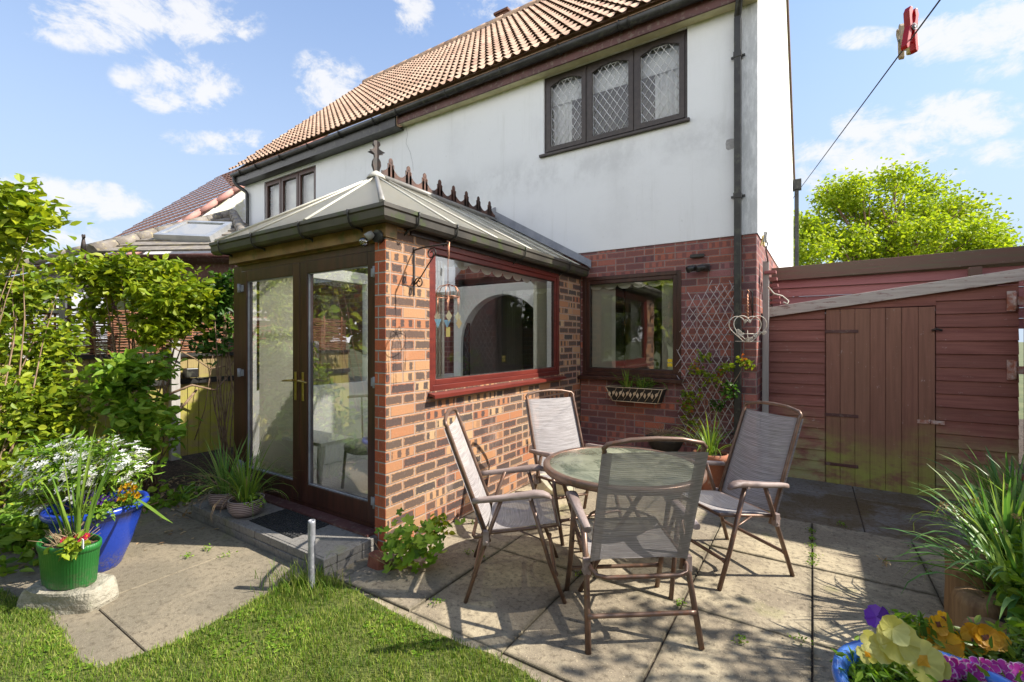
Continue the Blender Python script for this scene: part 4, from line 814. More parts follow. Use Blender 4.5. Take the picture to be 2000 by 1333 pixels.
# ------------------------------------------------------------------ patio furniture
def make_chair():
    rt=thing('folding_garden_chair',(0,0,0),'chair','chair','folding sling chairs round the glass table')
    hw=.265
    def xs_(s): return s*hw
    back0=V((0,-.15,.33)); back1=V((0,-.40,1.0))
    # back frame with arched handle
    mb=MB(); pts=[]
    def bp(x,f): q=back0.lerp(back1,f); return V((x,q.y,q.z))
    arch=[V((.232,back1.y,back1.z)),V((.238,back1.y-.006,1.012)),V((.22,back1.y-.012,1.032)),V((.12,back1.y-.02,1.052)),V((0,back1.y-.023,1.058)),V((-.12,back1.y-.02,1.052)),V((-.22,back1.y-.012,1.032)),V((-.238,back1.y-.006,1.012)),V((-.232,back1.y,back1.z))]
    mb.tube([bp(.235,0),bp(.235,.5),bp(.232,.97)]+arch+[bp(-.232,.97),bp(-.235,.5),bp(-.235,0)],.0115,8); mb.build('back_frame',M['tube'],rt)
    mb=MB(); mb.grid(lambda u,v:bp(-.249+.498*u,.10+.885*v)+V((0,-.019+.034*math.sin(math.pi*u)**.6*(1-.3*v),0)),16,18); mb.build('back_sling',M['sling'],rt)
    # seat
    s0=V((0,-.15,.385)); s1=V((0,.255,.435))
    def sp(x,f): q=s0.lerp(s1,f); return V((x,q.y,q.z))
    mb=MB(); U=[sp(.245,1),sp(.247,.5),sp(.247,.0),V((.245,-.20,.365)),V((.225,-.235,.350)),V((.18,-.25,.345)),V((-.18,-.25,.345)),V((-.225,-.235,.350)),V((-.245,-.20,.365)),sp(-.247,0),sp(-.247,.5),sp(-.245,1)]
    mb.tube(U,.011,8); mb.tube([sp(.245,.98),sp(-.245,.98)],.010,8); mb.build('seat_frame',M['tube'],rt)
    mb=MB(); mb.grid(lambda u,v:sp(-.235+.47*u,-.02+1.04*v)+V((0,0,.010-.030*math.sin(math.pi*u)*math.sin(math.pi*min(1,v*1.1)))) if v<.999 else sp(-.235+.47*u,1.02)+V((0,0,-.015)),16,14); mb.build('seat_sling',M['sling'],rt)
    for s in (-1,1):
        x=s*.272
        mb=MB(); mb.tube([(x,.085,.605),(x,.20,.22),(s*.278,.285,.0)],[.0125]*3,8,flat=1.25); mb.build('leg',M['tube'],rt)
        x=s*.262
        mb=MB(); mb.tube([(x,-.075,.600),(x,-.165,.355),(s*.28,-.285,.0)],[.0125]*3,8,flat=1.25); mb.build('leg',M['tube'],rt)
        # bracket
        mb=MB(); mb.box((x-.018,-.185,.325),(x+.018,-.150,.405)); mb.tube([(x-.024,-.165,.345),(x+.024,-.165,.345)],.008,8); mb.build('bracket',M['arm'],rt,bevel=.004)
        # folding link from seat frame to front leg
        mb=MB(); mb.tube([(s*.255,.02,.405),(s*.262,.14,.36),(s*.268,.165,.34)],[.009,.008,.014],6,flat=.5); mb.build('folding_link',M['tube'],rt)
        # armrest: shaped plastic paddle
        a=MB(); prof=[(-.245,.578,.018,.014),(-.20,.585,.020,.016),(-.08,.597,.022,.017),(.04,.612,.027,.019),(.11,.622,.031,.021),(.16,.622,.031,.018),(.195,.612,.026,.013),(.21,.600,.014,.007)]; n0=len(a.v); sg=12
        for (yy_,z_,w_,h_) in prof:
            for k in range(sg):
                an=2*math.pi*k/sg; cx=math.copysign(abs(math.cos(an))**.6,math.cos(an)); sz_=math.copysign(abs(math.sin(an))**.6,math.sin(an)); a.v.append((s*.275+w_*cx,yy_,z_+h_*sz_))
        for i in range(len(prof)-1):
            for k in range(sg): kk=(k+1)%sg; a.face([n0+i*sg+k,n0+i*sg+kk,n0+(i+1)*sg+kk,n0+(i+1)*sg+k],True)
        a.face([n0+k for k in reversed(range(sg))]); a.face([n0+(len(prof)-1)*sg+k for k in range(sg)])
        a.tube([(s*.245,.085,.60),(s*.305,.085,.60)],.008,8)
        a.build('armrest',M['arm'],rt)
    for yy_,z_,w_ in ((-.235,.15,.272),(.232,.16,.27)):
        mb=MB(); mb.tube([(-w_,yy_,z_),(-w_+.03,yy_,z_),(w_-.03,yy_,z_),(w_,yy_,z_)],[.017,.0115,.0115,.017],10); mb.build('crossbar',M['tube'],rt)
    return rt
ch=make_chair()
def face(o,x,y,fx,fy): o.location=(x,y,0); o.rotation_euler=(0,0,math.atan2(-fx,fy))
chairs=[(-.845,2.445,-.60,.80,'nearest brown folding sling chair with its back to the camera'),(-1.575,2.46,.847,.531,'left hand folding sling chair seen side on beside the brick wall'),(-.502,3.408,-.638,-.771,'right hand folding sling chair angled in front of the red shed'),(-1.62,3.42,.84,-.54,'farthest folding sling chair behind the table by the window corner')]
for i,(x,y,fx,fy,lb_) in enumerate(chairs):
    o=ch if i==0 else copy_tree(ch); face(o,x,y,fx,fy); o['label']=lb_
tc=V((-1.03,2.885,0)); tb=thing('garden_table',(tc.x,tc.y,0),'round brown metal patio table with a dirty glass top','table'); TR=.50
mb=MB(); mb.lathe([(TR-.02,.665),(TR,.665),(TR+.008,.675),(TR+.008,.70),(TR,.708),(TR-.03,.708),(TR-.034,.704),(TR-.034,.690),(TR-.02,.690),(TR-.02,.665)],tuple(tc),64,cap=False); mb.build('rim',M['tube'],tb)
mb=MB(); mb.lathe([(.001,.697),(TR-.036,.697),(TR-.033,.7),(TR-.036,.704),(.001,.704)],tuple(tc),64,cap=False); mb.build('glass_top',M['tglass'],tb)
for k in range(4):
    a=R(248+90*k); a2=a+R(58); f=tc+V((math.cos(a),math.sin(a),0))*.37; t_=tc+V((math.cos(a2),math.sin(a2),0))*.40; mb=MB(); mb.tube([f,f.lerp(t_,.5)+Z1*.35,t_+Z1*.655,t_+Z1*.668],.0135,8); mb.build('leg',M['tube'],tb)
mb=MB(); mb.tube([tc+V((math.cos(R(a)),math.sin(R(a)),0))*.215+Z1*.34 for a in range(0,360,20)],.009,8,closed=True); mb.build('leg_ring',M['tube'],tb)
# ------------------------------------------------------------------ shed
SY=5.95; shed=thing('garden_shed',(.55,5.95,0),'red brown timber shed with plank door at the right','shed')
sx0,sx1=-.42,1.556
def topz(x): return 1.80+(x-sx0)/(sx1-sx0)*.27
mb=MB()
def boards(x0,x1,z0=-.02,step=.128):
    z=z0
    while z<2.2:
        zt=z+step-.004; za,zb=min(zt,topz(x0)),min(zt,topz(x1)); 
        if min(za,zb)-z>.01 or zb-z>.01:
            za=max(za,z+.001); zb=max(zb,z+.001)
            mb.hexa([(x0,SY-.008,z),(x1,SY-.008,z),(x1,SY+.02,z),(x0,SY+.02,z),(x0,SY+.006,za),(x1,SY+.006,zb),(x1,SY+.02,zb),(x0,SY+.02,za)])
        z+=step
boards(sx0,.115,-.02,.117); boards(1.0,sx1,-.02,.127)
mb.hexa([(.115,SY-.006,1.835),(1.0,SY-.006,1.845),(1.0,SY+.02,1.845),(.115,SY+.02,1.835),(.115,SY-.006,topz(.115)),(1.0,SY-.006,topz(1.0)),(1.0,SY+.02,topz(1.0)),(.115,SY+.02,topz(.115))])
mb.box((sx0+.005,SY+.0215,-.02),(sx1-.021,SY+.03,1.79)); mb.box((sx0+.0,SY+.021,-.02),(sx0+.02,7.0,1.78)); mb.box((sx1-.02,SY+.021,-.02),(sx1,7.0,2.0)); mb.build('shed_wall',M['shed'],shed,bevel=.003)
dr=MB(); nbd=7; dw=(.993-.123)/nbd
for i in range(nbd): x=.123+dw*i; dr.box((x+.0015,SY-.016,-.03),(x+dw-.0015,SY+.004,1.832))
dr=dr.build('door',M['sheddoor'],shed,bevel=.003)
for z in (1.60,.72,.20): m_=MB(); m_.box((.115,SY-.024,z-.016),(.40,SY-.0165,z+.016)); m_.build('hinge_strap',M['fascia'],dr,bevel=.002)
m_=MB(); m_.box((.86,SY-.026,.70),(1.06,SY-.017,.735)); m_.tube([(.95,SY-.03,.70),(.95,SY-.03,.74)],.009,6); m_.build('latch',M['rust'],dr)
m_=MB(); m_.tube([(.965,SY-.03,1.60),(1.0,SY-.035,1.615),(1.04,SY-.03,1.6)],.011,6); m_.build('hasp',M['iron'],dr)
mb=MB(); 
def bb(x0,x1,y0,y1,dz0,dz1,m_):
    m_.hexa([(x0,y0,topz(x0)+dz0),(x1,y0,topz(x1)+dz0),(x1,y1,topz(x1)+dz0),(x0,y1,topz(x0)+dz0),(x0,y0,topz(x0)+dz1),(x1,y0,topz(x1)+dz1),(x1,y1,topz(x1)+dz1),(x0,y1,topz(x0)+dz1)])
bb(-.46,1.64,SY-.055,SY-.02,-.035,.075,mb); mb.build('barge_board',M['barge'],shed,bevel=.004)
mb=MB(); bb(-.45,1.62,SY-.018,7.0,.0,.055,mb); mb.build('roof',mottle('roof felt',(.09,.085,.08),(.13,.12,.11),8,.95,.5,world=True),shed)
# lean-to behind: beam over horizontal cladding
ln=thing('timber_lean_to',(1.5,7.0,0),'long dark roof beam with purple cladding behind the shed','lean-to')
a=onY(1505,525,7.0); 
def lz(x): return 2.46+(x+.46)*.016
mb=MB(); mb.hexa([(-.45,6.96,lz(-.46)-.17),(5,6.96,lz(5)-.17),(5,7.0,lz(5)-.17),(-.45,7.0,lz(-.46)-.17),(-.45,6.96,lz(-.46)),(5,6.96,lz(5)),(5,7.0,lz(5)),(-.45,7.0,lz(-.46))]); mb.build('fascia_beam',M['beam'],ln,bevel=.004)
mb=MB(); 
for k in range(6): z=1.63+k*.112; mb.hexa([(-.44,7.005,z),(5,7.005,z),(5,7.04,z),(-.44,7.04,z),(-.44,7.03,z+.109),(5,7.03,z+.109),(5,7.04,z+.109),(-.44,7.04,z+.109)])
mb.build('cladding',M['clad'],ln)
mb=MB(); mb.box((-.44,7.001,2.35),(5,9.5,2.38)); mb.build('roof_sheet',M['moss'],ln)
mb=MB(); 
for k in range(7): y=5.75+k*.17; mb.box((-.44,y,2.24-.055*k),(-.33,y+.13,2.27-.055*k))
mb.build('wall_battens',M['clad'],ln)
q=onY(1905,525,6.9); m_=MB(); m_.box((q.x-.05,6.88,2.1),(q.x+.05,6.95,2.30)); m_.build('post',M['beam'],ln)
q=onY(1495,520,5.8); gp=MB(); gp.hexa([(q.x-.035,5.78,0),(q.x+.028,5.78,0),(q.x+.028,5.82,0),(q.x-.035,5.82,0),(q.x-.025,5.78,2.38),(q.x+.035,5.78,2.38),(q.x+.035,5.82,2.38),(q.x-.025,5.82,2.38)]); tag(gp.build('timber_post',M['greywood'],None,bevel=.004),'slim pale grey timber post between brick corner and shed','post')
# gate at right edge
gt=thing('side_gate',(1.65,5.9,0),'dark gate at the right edge hung on rusty hinges','gate')
mb=MB(); mb.box((1.62,5.745,0),(1.69,5.90,2.12)); mb.build('gate_post',M['shed'],gt)
mb=MB(); mb.box((1.53,5.70,.06),(2.10,5.74,2.02)); mb.build('gate_panel',M['shed'],gt)
for z in (1.86,1.24,.28):
    q=onY(1978,500,SY-.03); m_=MB(); m_.box((q.x-.035,SY-.03,z-.09),(q.x+.02,SY-.017,z+.09)); m_.box((q.x+.0,SY-.04,z-.035),(q.x+.2,SY-.03,z+.035)); m_.tube([(q.x+.015,SY-.04,z-.08),(q.x+.015,SY-.04,z+.08)],.012,8); m_.build('hinge',M['rust'],gt)
# ------------------------------------------------------------------ unseen garage and fence added on the right to shade the patio
ga=thing('shade_garage',(3.9,7.5,0),'unseen brick garage added beyond the shed to shade the patio','garage')
mb=MB(); mb.box((2.45,5.75,0),(5.4,7.3,3.1)); mb.build('wall',M['brickp'],ga); mb=MB(); mb.box((2.4,5.7,3.1),(5.45,7.35,3.24)); mb.build('roof',M['moss'],ga)
rf=thing('shade_fence',(2.14,2,0),'unseen close board fence added at the right to shade the patio','fence')
mb=MB(); y=-5.0
while y<5.7: mb.box((2.13,y,0),(2.15,y+.095,1.9)); y+=.1
mb.build('boards',M['fence'],rf); mb=MB(); mb.box((2.151,-5,.4),(2.2,5.7,.48)); mb.box((2.151,-5,1.5),(2.2,5.7,1.58)); mb.build('rail',M['fence'],rf)
# ------------------------------------------------------------------ trees
def tree(name,label,base,h,crown,n,ll,lw,mat,seed,group=None,trunk_r=.18,cl=7,spread=.3,limbs=14,shell=.35):
    t=thing(name,base,label,'tree',group); B=V(base); rr=random.Random(seed); mb=MB(); top=B+Z1*h*.55
    mb.tube([B,B+V((.03,.02,h*.2)),B+V((.0,.1,h*.4)),top],[trunk_r,trunk_r*.8,trunk_r*.6,trunk_r*.35],8)
    for i in range(limbs):
        c=crown[i%len(crown)]; tgt=V(c[0])+V([rr.uniform(-.8,.8)*c[1][k] for k in range(3)]); s=B.lerp(top,rr.uniform(.45,1)); m1=s.lerp(tgt,.5)+V((rr.uniform(-.3,.3),rr.uniform(-.3,.3),rr.uniform(0,.3)))*trunk_r*3
        mb.tube([s,m1,tgt],[trunk_r*.35,trunk_r*.18,trunk_r*.05],5)
        for j in range(3): e=m1.lerp(tgt,rr.random())+V([rr.uniform(-1,1)*c[1][k]*.5 for k in range(3)]); mb.tube([m1.lerp(tgt,.3*j),e],[trunk_r*.12,trunk_r*.03],4)
    mb.build('trunk',M['twig'],t); mb=MB(); c,u=sprigs(crown,n,seed,cl,spread,shell); leaves(mb,c,ll,lw,.3,.15,seed,u*.4); mb.build('crown',mat,t); return t
tp=P(1735,640,20.0); tb_=[]
rr=random.Random(11)
while len(tb_)<64:
    px=rr.uniform(1550,1960); py=rr.uniform(335,520); e=((px-1745)/205)**2+(max(0,500-py)/(155 if px<1830 else 120))**2
    if e>1.0: continue
    rad=rr.uniform(20,38); q=P(px,py,20+rr.uniform(-2.6,2.6)); tb_.append((tuple(q),(rad*1.25/900*20,rad/900*22,rad*.72/900*20),rad*rad/900))
tree('ash_tree','bright lime green tree rising behind the lean-to roof',(tp.x,tp.y,-.05),9,tb_,29000,.16,.058,L['tree'],21,trunk_r=.30,cl=8,spread=.45,limbs=60,shell=.1)
# patio shade tree off to the right (its dappled shade falls on the slabs)
tree('small_apple_tree','small sparse tree beyond the right hand fence',(3.6,4.2,-.03),3.4,[((3.05,4.05,3.3),(.75,.6,.5),1),((3.5,3.5,3.6),(.6,.6,.5),.8),((3.0,3.2,3.2),(.5,.55,.35),.7)],1500,.085,.028,L['dark'],31,trunk_r=.07,cl=6,spread=.14)
# trees and hedge behind the camera, mirrored in the glass
for i,(x,y,h,rad,mm) in enumerate([(-9.5,-5.5,6.2,2.4,'rose'),(-5.2,-8.5,5.2,2.2,'tree'),(-1.2,-9.5,6.8,2.6,'rose'),(3.6,-8.0,5.2,2.2,'bush'),(-13,-2.0,5,2.3,'bush'),(7.5,-4.0,5.5,2.2,'tree')]):
    cr=[((x,y,h*.68),(rad,rad,h*.32),3),((x+rad*.5,y,h*.5),(rad*.8,rad*.8,h*.3),2),((x-rad*.5,y+.3,h*.45),(rad*.8,rad*.8,h*.3),2)]
    tree('garden_tree',['broad tree at the back left of the garden','lime green tree behind the lawn','tall tree at the back centre of the garden','bushy tree at the back right of the garden','round tree beyond the left boundary','tree beyond the right boundary'][i],(x,y,-.05),h,cr,9000,.30,.13,L[mm],40+i,'garden trees behind the camera')
# ------------------------------------------------------------------ boundary fence on the left with willow screen
FX=-6.8; fn=thing('boundary_fence',(FX,2,0),'green stained timber fence behind the climber','fence')
mb=MB(); y=-.6; k=0
while y<5.0:
    wd=random.uniform(.125,.15); mb.box((FX-.012+random.uniform(-.004,.004),y+.004,0.02),(FX+.012,y+wd-.003,1.34+random.uniform(-.02,.015))); y+=wd
mb.build('boards',M['fence'],fn,bevel=.003)
for y in (.1,1.25,2.55,3.9): m_=MB(); m_.box((FX+.015,y-.05,0),(FX+.10,y+.05,1.5)); m_.build('post',M['greywood'],fn,bevel=.006)
m_=MB(); m_.box((FX+.016,-.6,.95),(FX+.055,4.5,1.02)); m_.box((FX+.016,-.6,1.30),(FX+.05,4.5,1.345)); m_.build('rail',M['black'],fn)
ws=thing('willow_screen',(FX-.1,2,1.3),'woven brown willow screen above the fence boards','screen')
mb=MB(); 
for k in range(44):
    z=1.15+k*.0165; ph=rng.random()*6; pts=[(FX-.07+.012*math.sin(j*1.9+(k%2)*math.pi)+random.uniform(-.002,.002),-.6+j*.14,z+random.uniform(-.004,.004)+.006*math.sin(j*.3+ph)) for j in range(42)]; mb.tube(pts,random.uniform(.006,.009),5)
for j in range(18): mb.tube([(FX-.07,-.5+j*.33,.9),(FX-.07,-.5+j*.33,1.92)],.011,5)
mb.build('woven_rods',M['willow'],ws)
for (y0,y1,z) in ((.6,1.55,1.92),(.6,1.55,1.80)): m_=MB(); m_.box((FX-.04,y0,z),(FX-.01,y1,z+.04)); m_.build('top_rail',M['greywood'],ws)
for y in (.62,1.1,1.5): m_=MB(); m_.box((FX-.02,y,1.4),(FX+.02,y+.04,1.98)); m_.build('top_post',M['greywood'],ws)
# shelf and little pot on fence
q=onX(372,728,FX+.12); m_=MB(); m_.box((q.x-.06,q.y-.07,q.z-.06),(q.x+.06,q.y+.07,q.z+.06)); tag(m_.build('fence_planter',M['black'],None,bevel=.01),'small black planter fixed to the fence among the branches','planter')
# ------------------------------------------------------------------ neighbour's faceted extension
nx=thing('neighbour_sunroom',(-9,2.5,0),'slate roofed sunroom with skylight beyond the climber','building')
A=P(180,488,7.2); Bp=P(490,505,7.0); D=P(-40,556,9.8); Cc=P(620,480,9.4); Ap=P(455,420,9.9); zE=2.88; A.z=Bp.z=D.z=Cc.z=zE
mb=MB()
for tri in ([A,Bp,Ap],[Bp,Cc,Ap],[D,A,Ap]):
    n_=(tri[1]-tri[0]).cross(tri[2]-tri[0]).normalized(); n_=n_ if n_.z>0 else -n_
    rows=9
    for k in range(rows):
        f0,f1=k/rows,(k+1)/rows; l0,r0=tri[0].lerp(tri[2],f0),tri[1].lerp(tri[2],f0); l1,r1=tri[0].lerp(tri[2],f1),tri[1].lerp(tri[2],f1)
        mb.poly([l0+n_*.03,r0+n_*.03,r1+n_*.005,l1+n_*.005]); mb.poly([l0+n_*.03,r0+n_*.03,r0-n_*.0,l0-n_*.0])
ro=mb.build('roof',M['ltsl'],nx)
for e in (A,Bp,D):
    mb=MB(); k=0; Lh=(Ap-e).length; nseg=int(Lh/.38)
    for k in range(nseg): a_=e.lerp(Ap,k/nseg)+Z1*.03; b_=e.lerp(Ap,(k+1)/nseg)+Z1*.045; mb.tube([a_,b_],[.10,.085],8)
    mb.build('hip_tiles',M['ltsl'],ro)
n_=(Bp-A).cross(Ap-A).normalized(); n_=n_ if n_.z>0 else -n_
Q=[onPlane(x,y,A,n_) for x,y in ((303,470),(413,475),(457,445),(366,441))]
mb=MB(); 
for i in range(4):
    a_,b_=Q[i],Q[(i+1)%4]; cen=(Q[0]+Q[2])/2; ia,ib=a_.lerp(cen,.2),b_.lerp(cen,.2); mb.hexa([a_,b_,ib,ia,a_+n_*.11,b_+n_*.11,ib+n_*.11,ia+n_*.11])
sk_=mb.build('skylight',M['alum'],nx); mb=MB(); mb.poly([q.lerp((Q[0]+Q[2])/2,.18)+n_*.09 for q in Q]); mb.build('pane',M['glass'],sk_)
mb=MB(); mb.poly([q.lerp((Q[0]+Q[2])/2,.0)+n_*.035 for q in Q]); mb.build('skylight_lining',M['white'],sk_)
for a_,b_ in ((A,Bp),(D,A),(Bp,Cc)):
    t=(b_-a_).normalized(); out=V((t.y,-t.x,0)); 
    if out.dot(CP-a_)<0: out=-out
    mb=MB(); gutter(mb,a_-Z1*.06-out*.05,b_-Z1*.06-out*.05,out,.055); mb.build('gutter',M['fascia'],nx)
    aa,bb_=a_-out*.25,b_-out*.25
    mb=MB(); mb.obox(aa+Z1*(2.42-zE),bb_-aa,out*.06,Z1*.40); mb.build('fascia',M['fascia'],nx)
    mb=MB(); mb.obox(V((aa.x,aa.y,0)),bb_-aa,out*-.1,Z1*1.2); mb.build('wall',M['brickp'],nx)
    Lw=(bb_-aa).length; nw=max(1,round(Lw/.9)); 
    for k in range(nw):
        o_=aa+(bb_-aa)*(k/nw); o_.z=1.2; mb=MB(); frame(mb,o_,t,Z1,out,Lw/nw-.002,1.22,.07,.06); wf=mb.build('window',M['upvc'],nx); g_=MB(); b0=o_-out*.03; g_.poly([b0+t*.06+Z1*.06,b0+t*(Lw/nw-.06)+Z1*.06,b0+t*(Lw/nw-.06)+Z1*1.16,b0+t*.06+Z1*1.16]); g_.build('pane',M['glass'],wf)
        g_=MB(); b0=o_-out*.2; g_.poly([b0+t*.06+Z1*.06,b0+t*(Lw/nw-.06)+Z1*.06,b0+t*(Lw/nw-.06)+Z1*1.16,b0+t*.06+Z1*1.16]); g_.build('blind',M['net'],wf)
mb=MB(); q=P(163,488,7.25); q.z=zE+.03
mb.tube([q,q+Z1*.12,q+V((.0,.0,.2)),q+V((-.02,0,.25)),q+V((-.05,0,.27))],[.04,.03,.018,.02,.01],8); mb.tube([q+Z1*.2,q+V((.05,.0,.22)),q+V((.06,0,.26))],[.014,.014,.008],6); mb.build('finial',M['iron'],nx)
# ------------------------------------------------------------------ far house at left
fh=thing('distant_house',(-17.5,8,0),'brown tiled house with white gable beyond the sunroom on the far left','house')
Xg=-14.0
def fz(y): return 4.69+(y-5.54)*.93
mb=MB(); pantile(mb,-21.2,Xg+.06,4.2,fz(4.2),9.75,fz(9.75),18,per=.3,amp=.03,spc=6); mb.poly([(-21.2,9.75,fz(9.75)),(Xg+.06,9.75,fz(9.75)),(Xg+.06,15.3,fz(4.2)),(-21.2,15.3,fz(4.2))]); mb.build('roof',M['tileb'],fh)
mb=MB(); y=4.2
while y<9.7: mb.tube([(Xg+.03,y,fz(y)+.0),(Xg+.03,y+.44,fz(y+.44)+.02)],[.085,.075],7); y+=.42
mb.build('verge_tiles',M['ridge'],fh)
mb=MB(); mb.prism([(Xg-.05,4.5,0),(Xg-.05,15,0),(Xg-.05,15,fz(4.5)-.05),(Xg-.05,9.75,fz(9.75)-.1),(Xg-.05,4.5,fz(4.5)-.1)],(-.2,0,0)); mb.box((-21,4.5,0),(Xg-.26,4.7,fz(4.5)-.1)); mb.build('wall',M['render'],fh)
mb=MB(); q=onX(362,377,-16); mb.tube([(-17,9.7,fz(9.75)-.1),(-17,9.7,fz(9.75)+.35)],.11,10); mb.build('roof_vent',M['iron'],fh)
# ------------------------------------------------------------------ climbing plants on the fence
def subdiv(blobs,k,f,seed):
    q=random.Random(seed); out=[]
    for c,r_,w_ in blobs:
        for i in range(k):
            v=V((q.gauss(0,1),q.gauss(0,1),q.gauss(0,1))).normalized()*q.uniform(.45,1.0); ff=f*q.uniform(.6,1.3)
            out.append(((c[0]+v.x*r_[0],c[1]+v.y*r_[1],c[2]+v.z*r_[2]),(r_[0]*ff,r_[1]*ff,r_[2]*ff),w_/k*ff*ff/f/f))
    return out
def plant(name,label,cat,base,blobs,n,ll,lw,mat,seed,stems=10,cl=6,spread=.09,group=None,up=.35,droop=.1,shell=.3,sr=.008,extra=None):
    t=thing(name,base,label,cat,group); rr=random.Random(seed); B=V(base); mb=MB()
    for i in range(stems):
        c=blobs[i%len(blobs)]; tgt=V(c[0])+V([rr.uniform(-.6,.6)*c[1][k] for k in range(3)]); s=B+V((rr.uniform(-.1,.1),rr.uniform(-.1,.1),0)); m1=s.lerp(tgt,.45)+V((rr.uniform(-.12,.12),rr.uniform(-.12,.12),rr.uniform(-.05,.1)))
        mb.tube([s,s.lerp(m1,.5)+V((rr.uniform(-.04,.04),rr.uniform(-.04,.04),0)),m1,m1.lerp(tgt,.5)+V((rr.uniform(-.05,.05),rr.uniform(-.05,.05),.03)),tgt],[sr,sr*.85,sr*.7,sr*.5,sr*.2],6)
    mb.build('stems',M['twig'],t); mb=MB(); c,u=sprigs(subdiv(blobs,9,.42,seed),n,seed,cl,spread,shell); leaves(mb,c,ll,lw,up,droop,seed,u*.35); fo_=mb.build('foliage',mat,t)
    return t
def bl(px,py,z,rw,rh,dp,wt=1): q=P(px,py,z); return (tuple(q),(rw*z/900,dp,rh*z/900),wt)
plant('climbing_rose','sunlit yellow green climber sprawling over the fence top','climber',(FX+.5,2.0,0),[bl(255,560,4.95,68,36,.25,2.2),bl(335,590,4.95,58,42,.25,1.9),bl(200,545,4.95,40,26,.2,.7),bl(310,640,4.9,62,22,.2,.9),bl(392,575,5.1,28,26,.2,.5),bl(240,515,5.0,60,14,.2,.5),bl(190,605,4.95,30,20,.15,.3),bl(320,530,5.1,52,12,.2,.4),bl(130,515,4.8,40,10,.12,.2)],4800,.088,.028,L['rose'],61,16,7,.13,sr=.012)
plant('honeysuckle','darker green climber hanging beside the conservatory doors','climber',(-5.5,2.6,0),[bl(425,620,5.3,30,50,.2,1.4),bl(445,560,5.3,20,28,.15,.5),bl(415,670,5.2,32,14,.15,.35)],1000,.085,.030,L['roseg'],62,12,7,.12)
plant('leafy_shrub','broad leaved green shrub low against the fence posts','shrub',(-5.5,1.9,0),[bl(240,740,4.2,44,36,.2,1.8),bl(280,800,4.15,40,36,.2,1.5),bl(215,775,4.15,26,28,.15,.6),bl(325,850,4.15,22,20,.12,.35),bl(275,860,4.1,34,20,.12,.45),bl(310,715,4.2,30,12,.1,.3)],1250,.095,.032,L['geran'],63,14,7,.14)
plant('hedge_shrub','tall yellow green shrub filling the left edge','shrub',(-5.3,.7,0),[bl(20,560,4.1,60,55,.35,2.2),bl(30,680,4.1,60,70,.4,2.6),bl(50,790,3.95,70,52,.3,2.2),bl(15,870,3.7,70,60,.3,1.6),bl(95,745,4.2,30,30,.2,.6),bl(-20,480,4.0,55,50,.35,1.2),bl(100,840,3.95,40,40,.2,.9),bl(40,950,3.6,60,45,.3,1.2),bl(95,560,4.3,35,14,.15,.3)],5600,.075,.025,L['bush'],64,22,7,.13,sr=.009)
plant('overhanging_branch','light green leafy branch reaching in at the upper left','branch',(-5.05,.35,0),[bl(15,400,3.6,50,36,.2,1.5),bl(55,430,3.6,32,16,.12,.6),bl(10,470,3.6,45,26,.2,.9),bl(-30,420,3.6,60,60,.3,1),bl(70,425,3.55,22,12,.1,.25),bl(45,385,3.6,32,14,.1,.25)],750,.10,.030,L['rose'],65,3,6,.16,sr=.006)
plant('border_shrub','low dark green plants in the bed behind the blue pot','plant',(-4.95,1.5,0),[bl(60,1000,3.6,60,50,.25,1.2),bl(20,1060,3.3,50,45,.2,1),bl(330,985,4.3,40,20,.15,.6),bl(310,1010,4.2,45,18,.12,.5),bl(10,1125,3.0,35,25,.15,.4)],1200,.075,.032,L['geran'],66,6,6,.11)
# bare woody branches in front of the fence
br=MB()
def branch(pts,r0,r1): n=len(pts); br.tube([onX(x,y,FX+d_) for x,y,d_ in pts],[r0+(r1-r0)*i/(n-1) for i in range(n)],7)
branch([(330,770,.2),(375,752,.25),(420,762,.3),(445,735,.25),(440,715,.2),(410,720,.2),(380,700,.2)],.016,.006)
branch([(385,760,.2),(360,790,.2),(320,830,.25),(300,890,.3),(305,930,.3)],.014,.018)
branch([(440,730,.2),(460,700,.15),(465,660,.1)],.009,.004); branch([(380,700,.2),(340,680,.2),(280,600,.2),(270,560,.2)],.010,.004)
branch([(285,660,.3),(280,750,.3),(300,900,.3)],.014,.016); branch([(380,860,.2),(400,800,.2),(415,700,.2),(420,600,.15)],.007,.003)
tag(br.build('woody_vine_branches',M['twig']),'bare twisted brown vine branches in front of the fence boards','branches')
# ------------------------------------------------------------------ strap-leaved plants
def straps(mb,B,n,Lmin,Lmax,wd,seed,spread=.05,out=.8,curl=1.0,seg=7,bias=(0,0)):
    rr=random.Random(seed)
    for i in range(n):
        a=rr.uniform(0,2*math.pi); dr_=V((math.cos(a)+bias[0],math.sin(a)+bias[1],0)).normalized(); Ln=rr.uniform(Lmin,Lmax); o=out*rr.uniform(.15,1); el=R(88-50*o); c=curl*rr.uniform(.5,1.4)*o
        p=V(B)+dr_*rr.uniform(0,spread); pts=[p]; e=el
        for k in range(seg): p=p+(dr_*math.cos(e)+Z1*math.sin(e))*(Ln/seg); e-=c*(.35+.25*k)/seg*2.2; pts.append(p)
        mb.ribbon(pts,wd*rr.uniform(.7,1.2),.3,side=dr_.cross(Z1)+V((rr.uniform(-.3,.3),rr.uniform(-.3,.3),0)))
def pot(name,label,c,prof,mat,group=None,soil=None,seg=40,**kw):
    t=thing(name,c,label,'plant pot',group); mb=MB(); mb.lathe(prof,tuple(c),seg,cap=False,**kw); mb.build('body',mat,t)
    rs,zs=soil; mb=MB(); mb.lathe([(.001,zs+.01),(rs*.6,zs+.008),(rs,zs)],tuple(c),seg if seg<60 else 40,cap=False,**{k:v for k,v in kw.items() if k!='ripple'}); mb.build('compost',M['soil'],t); return t
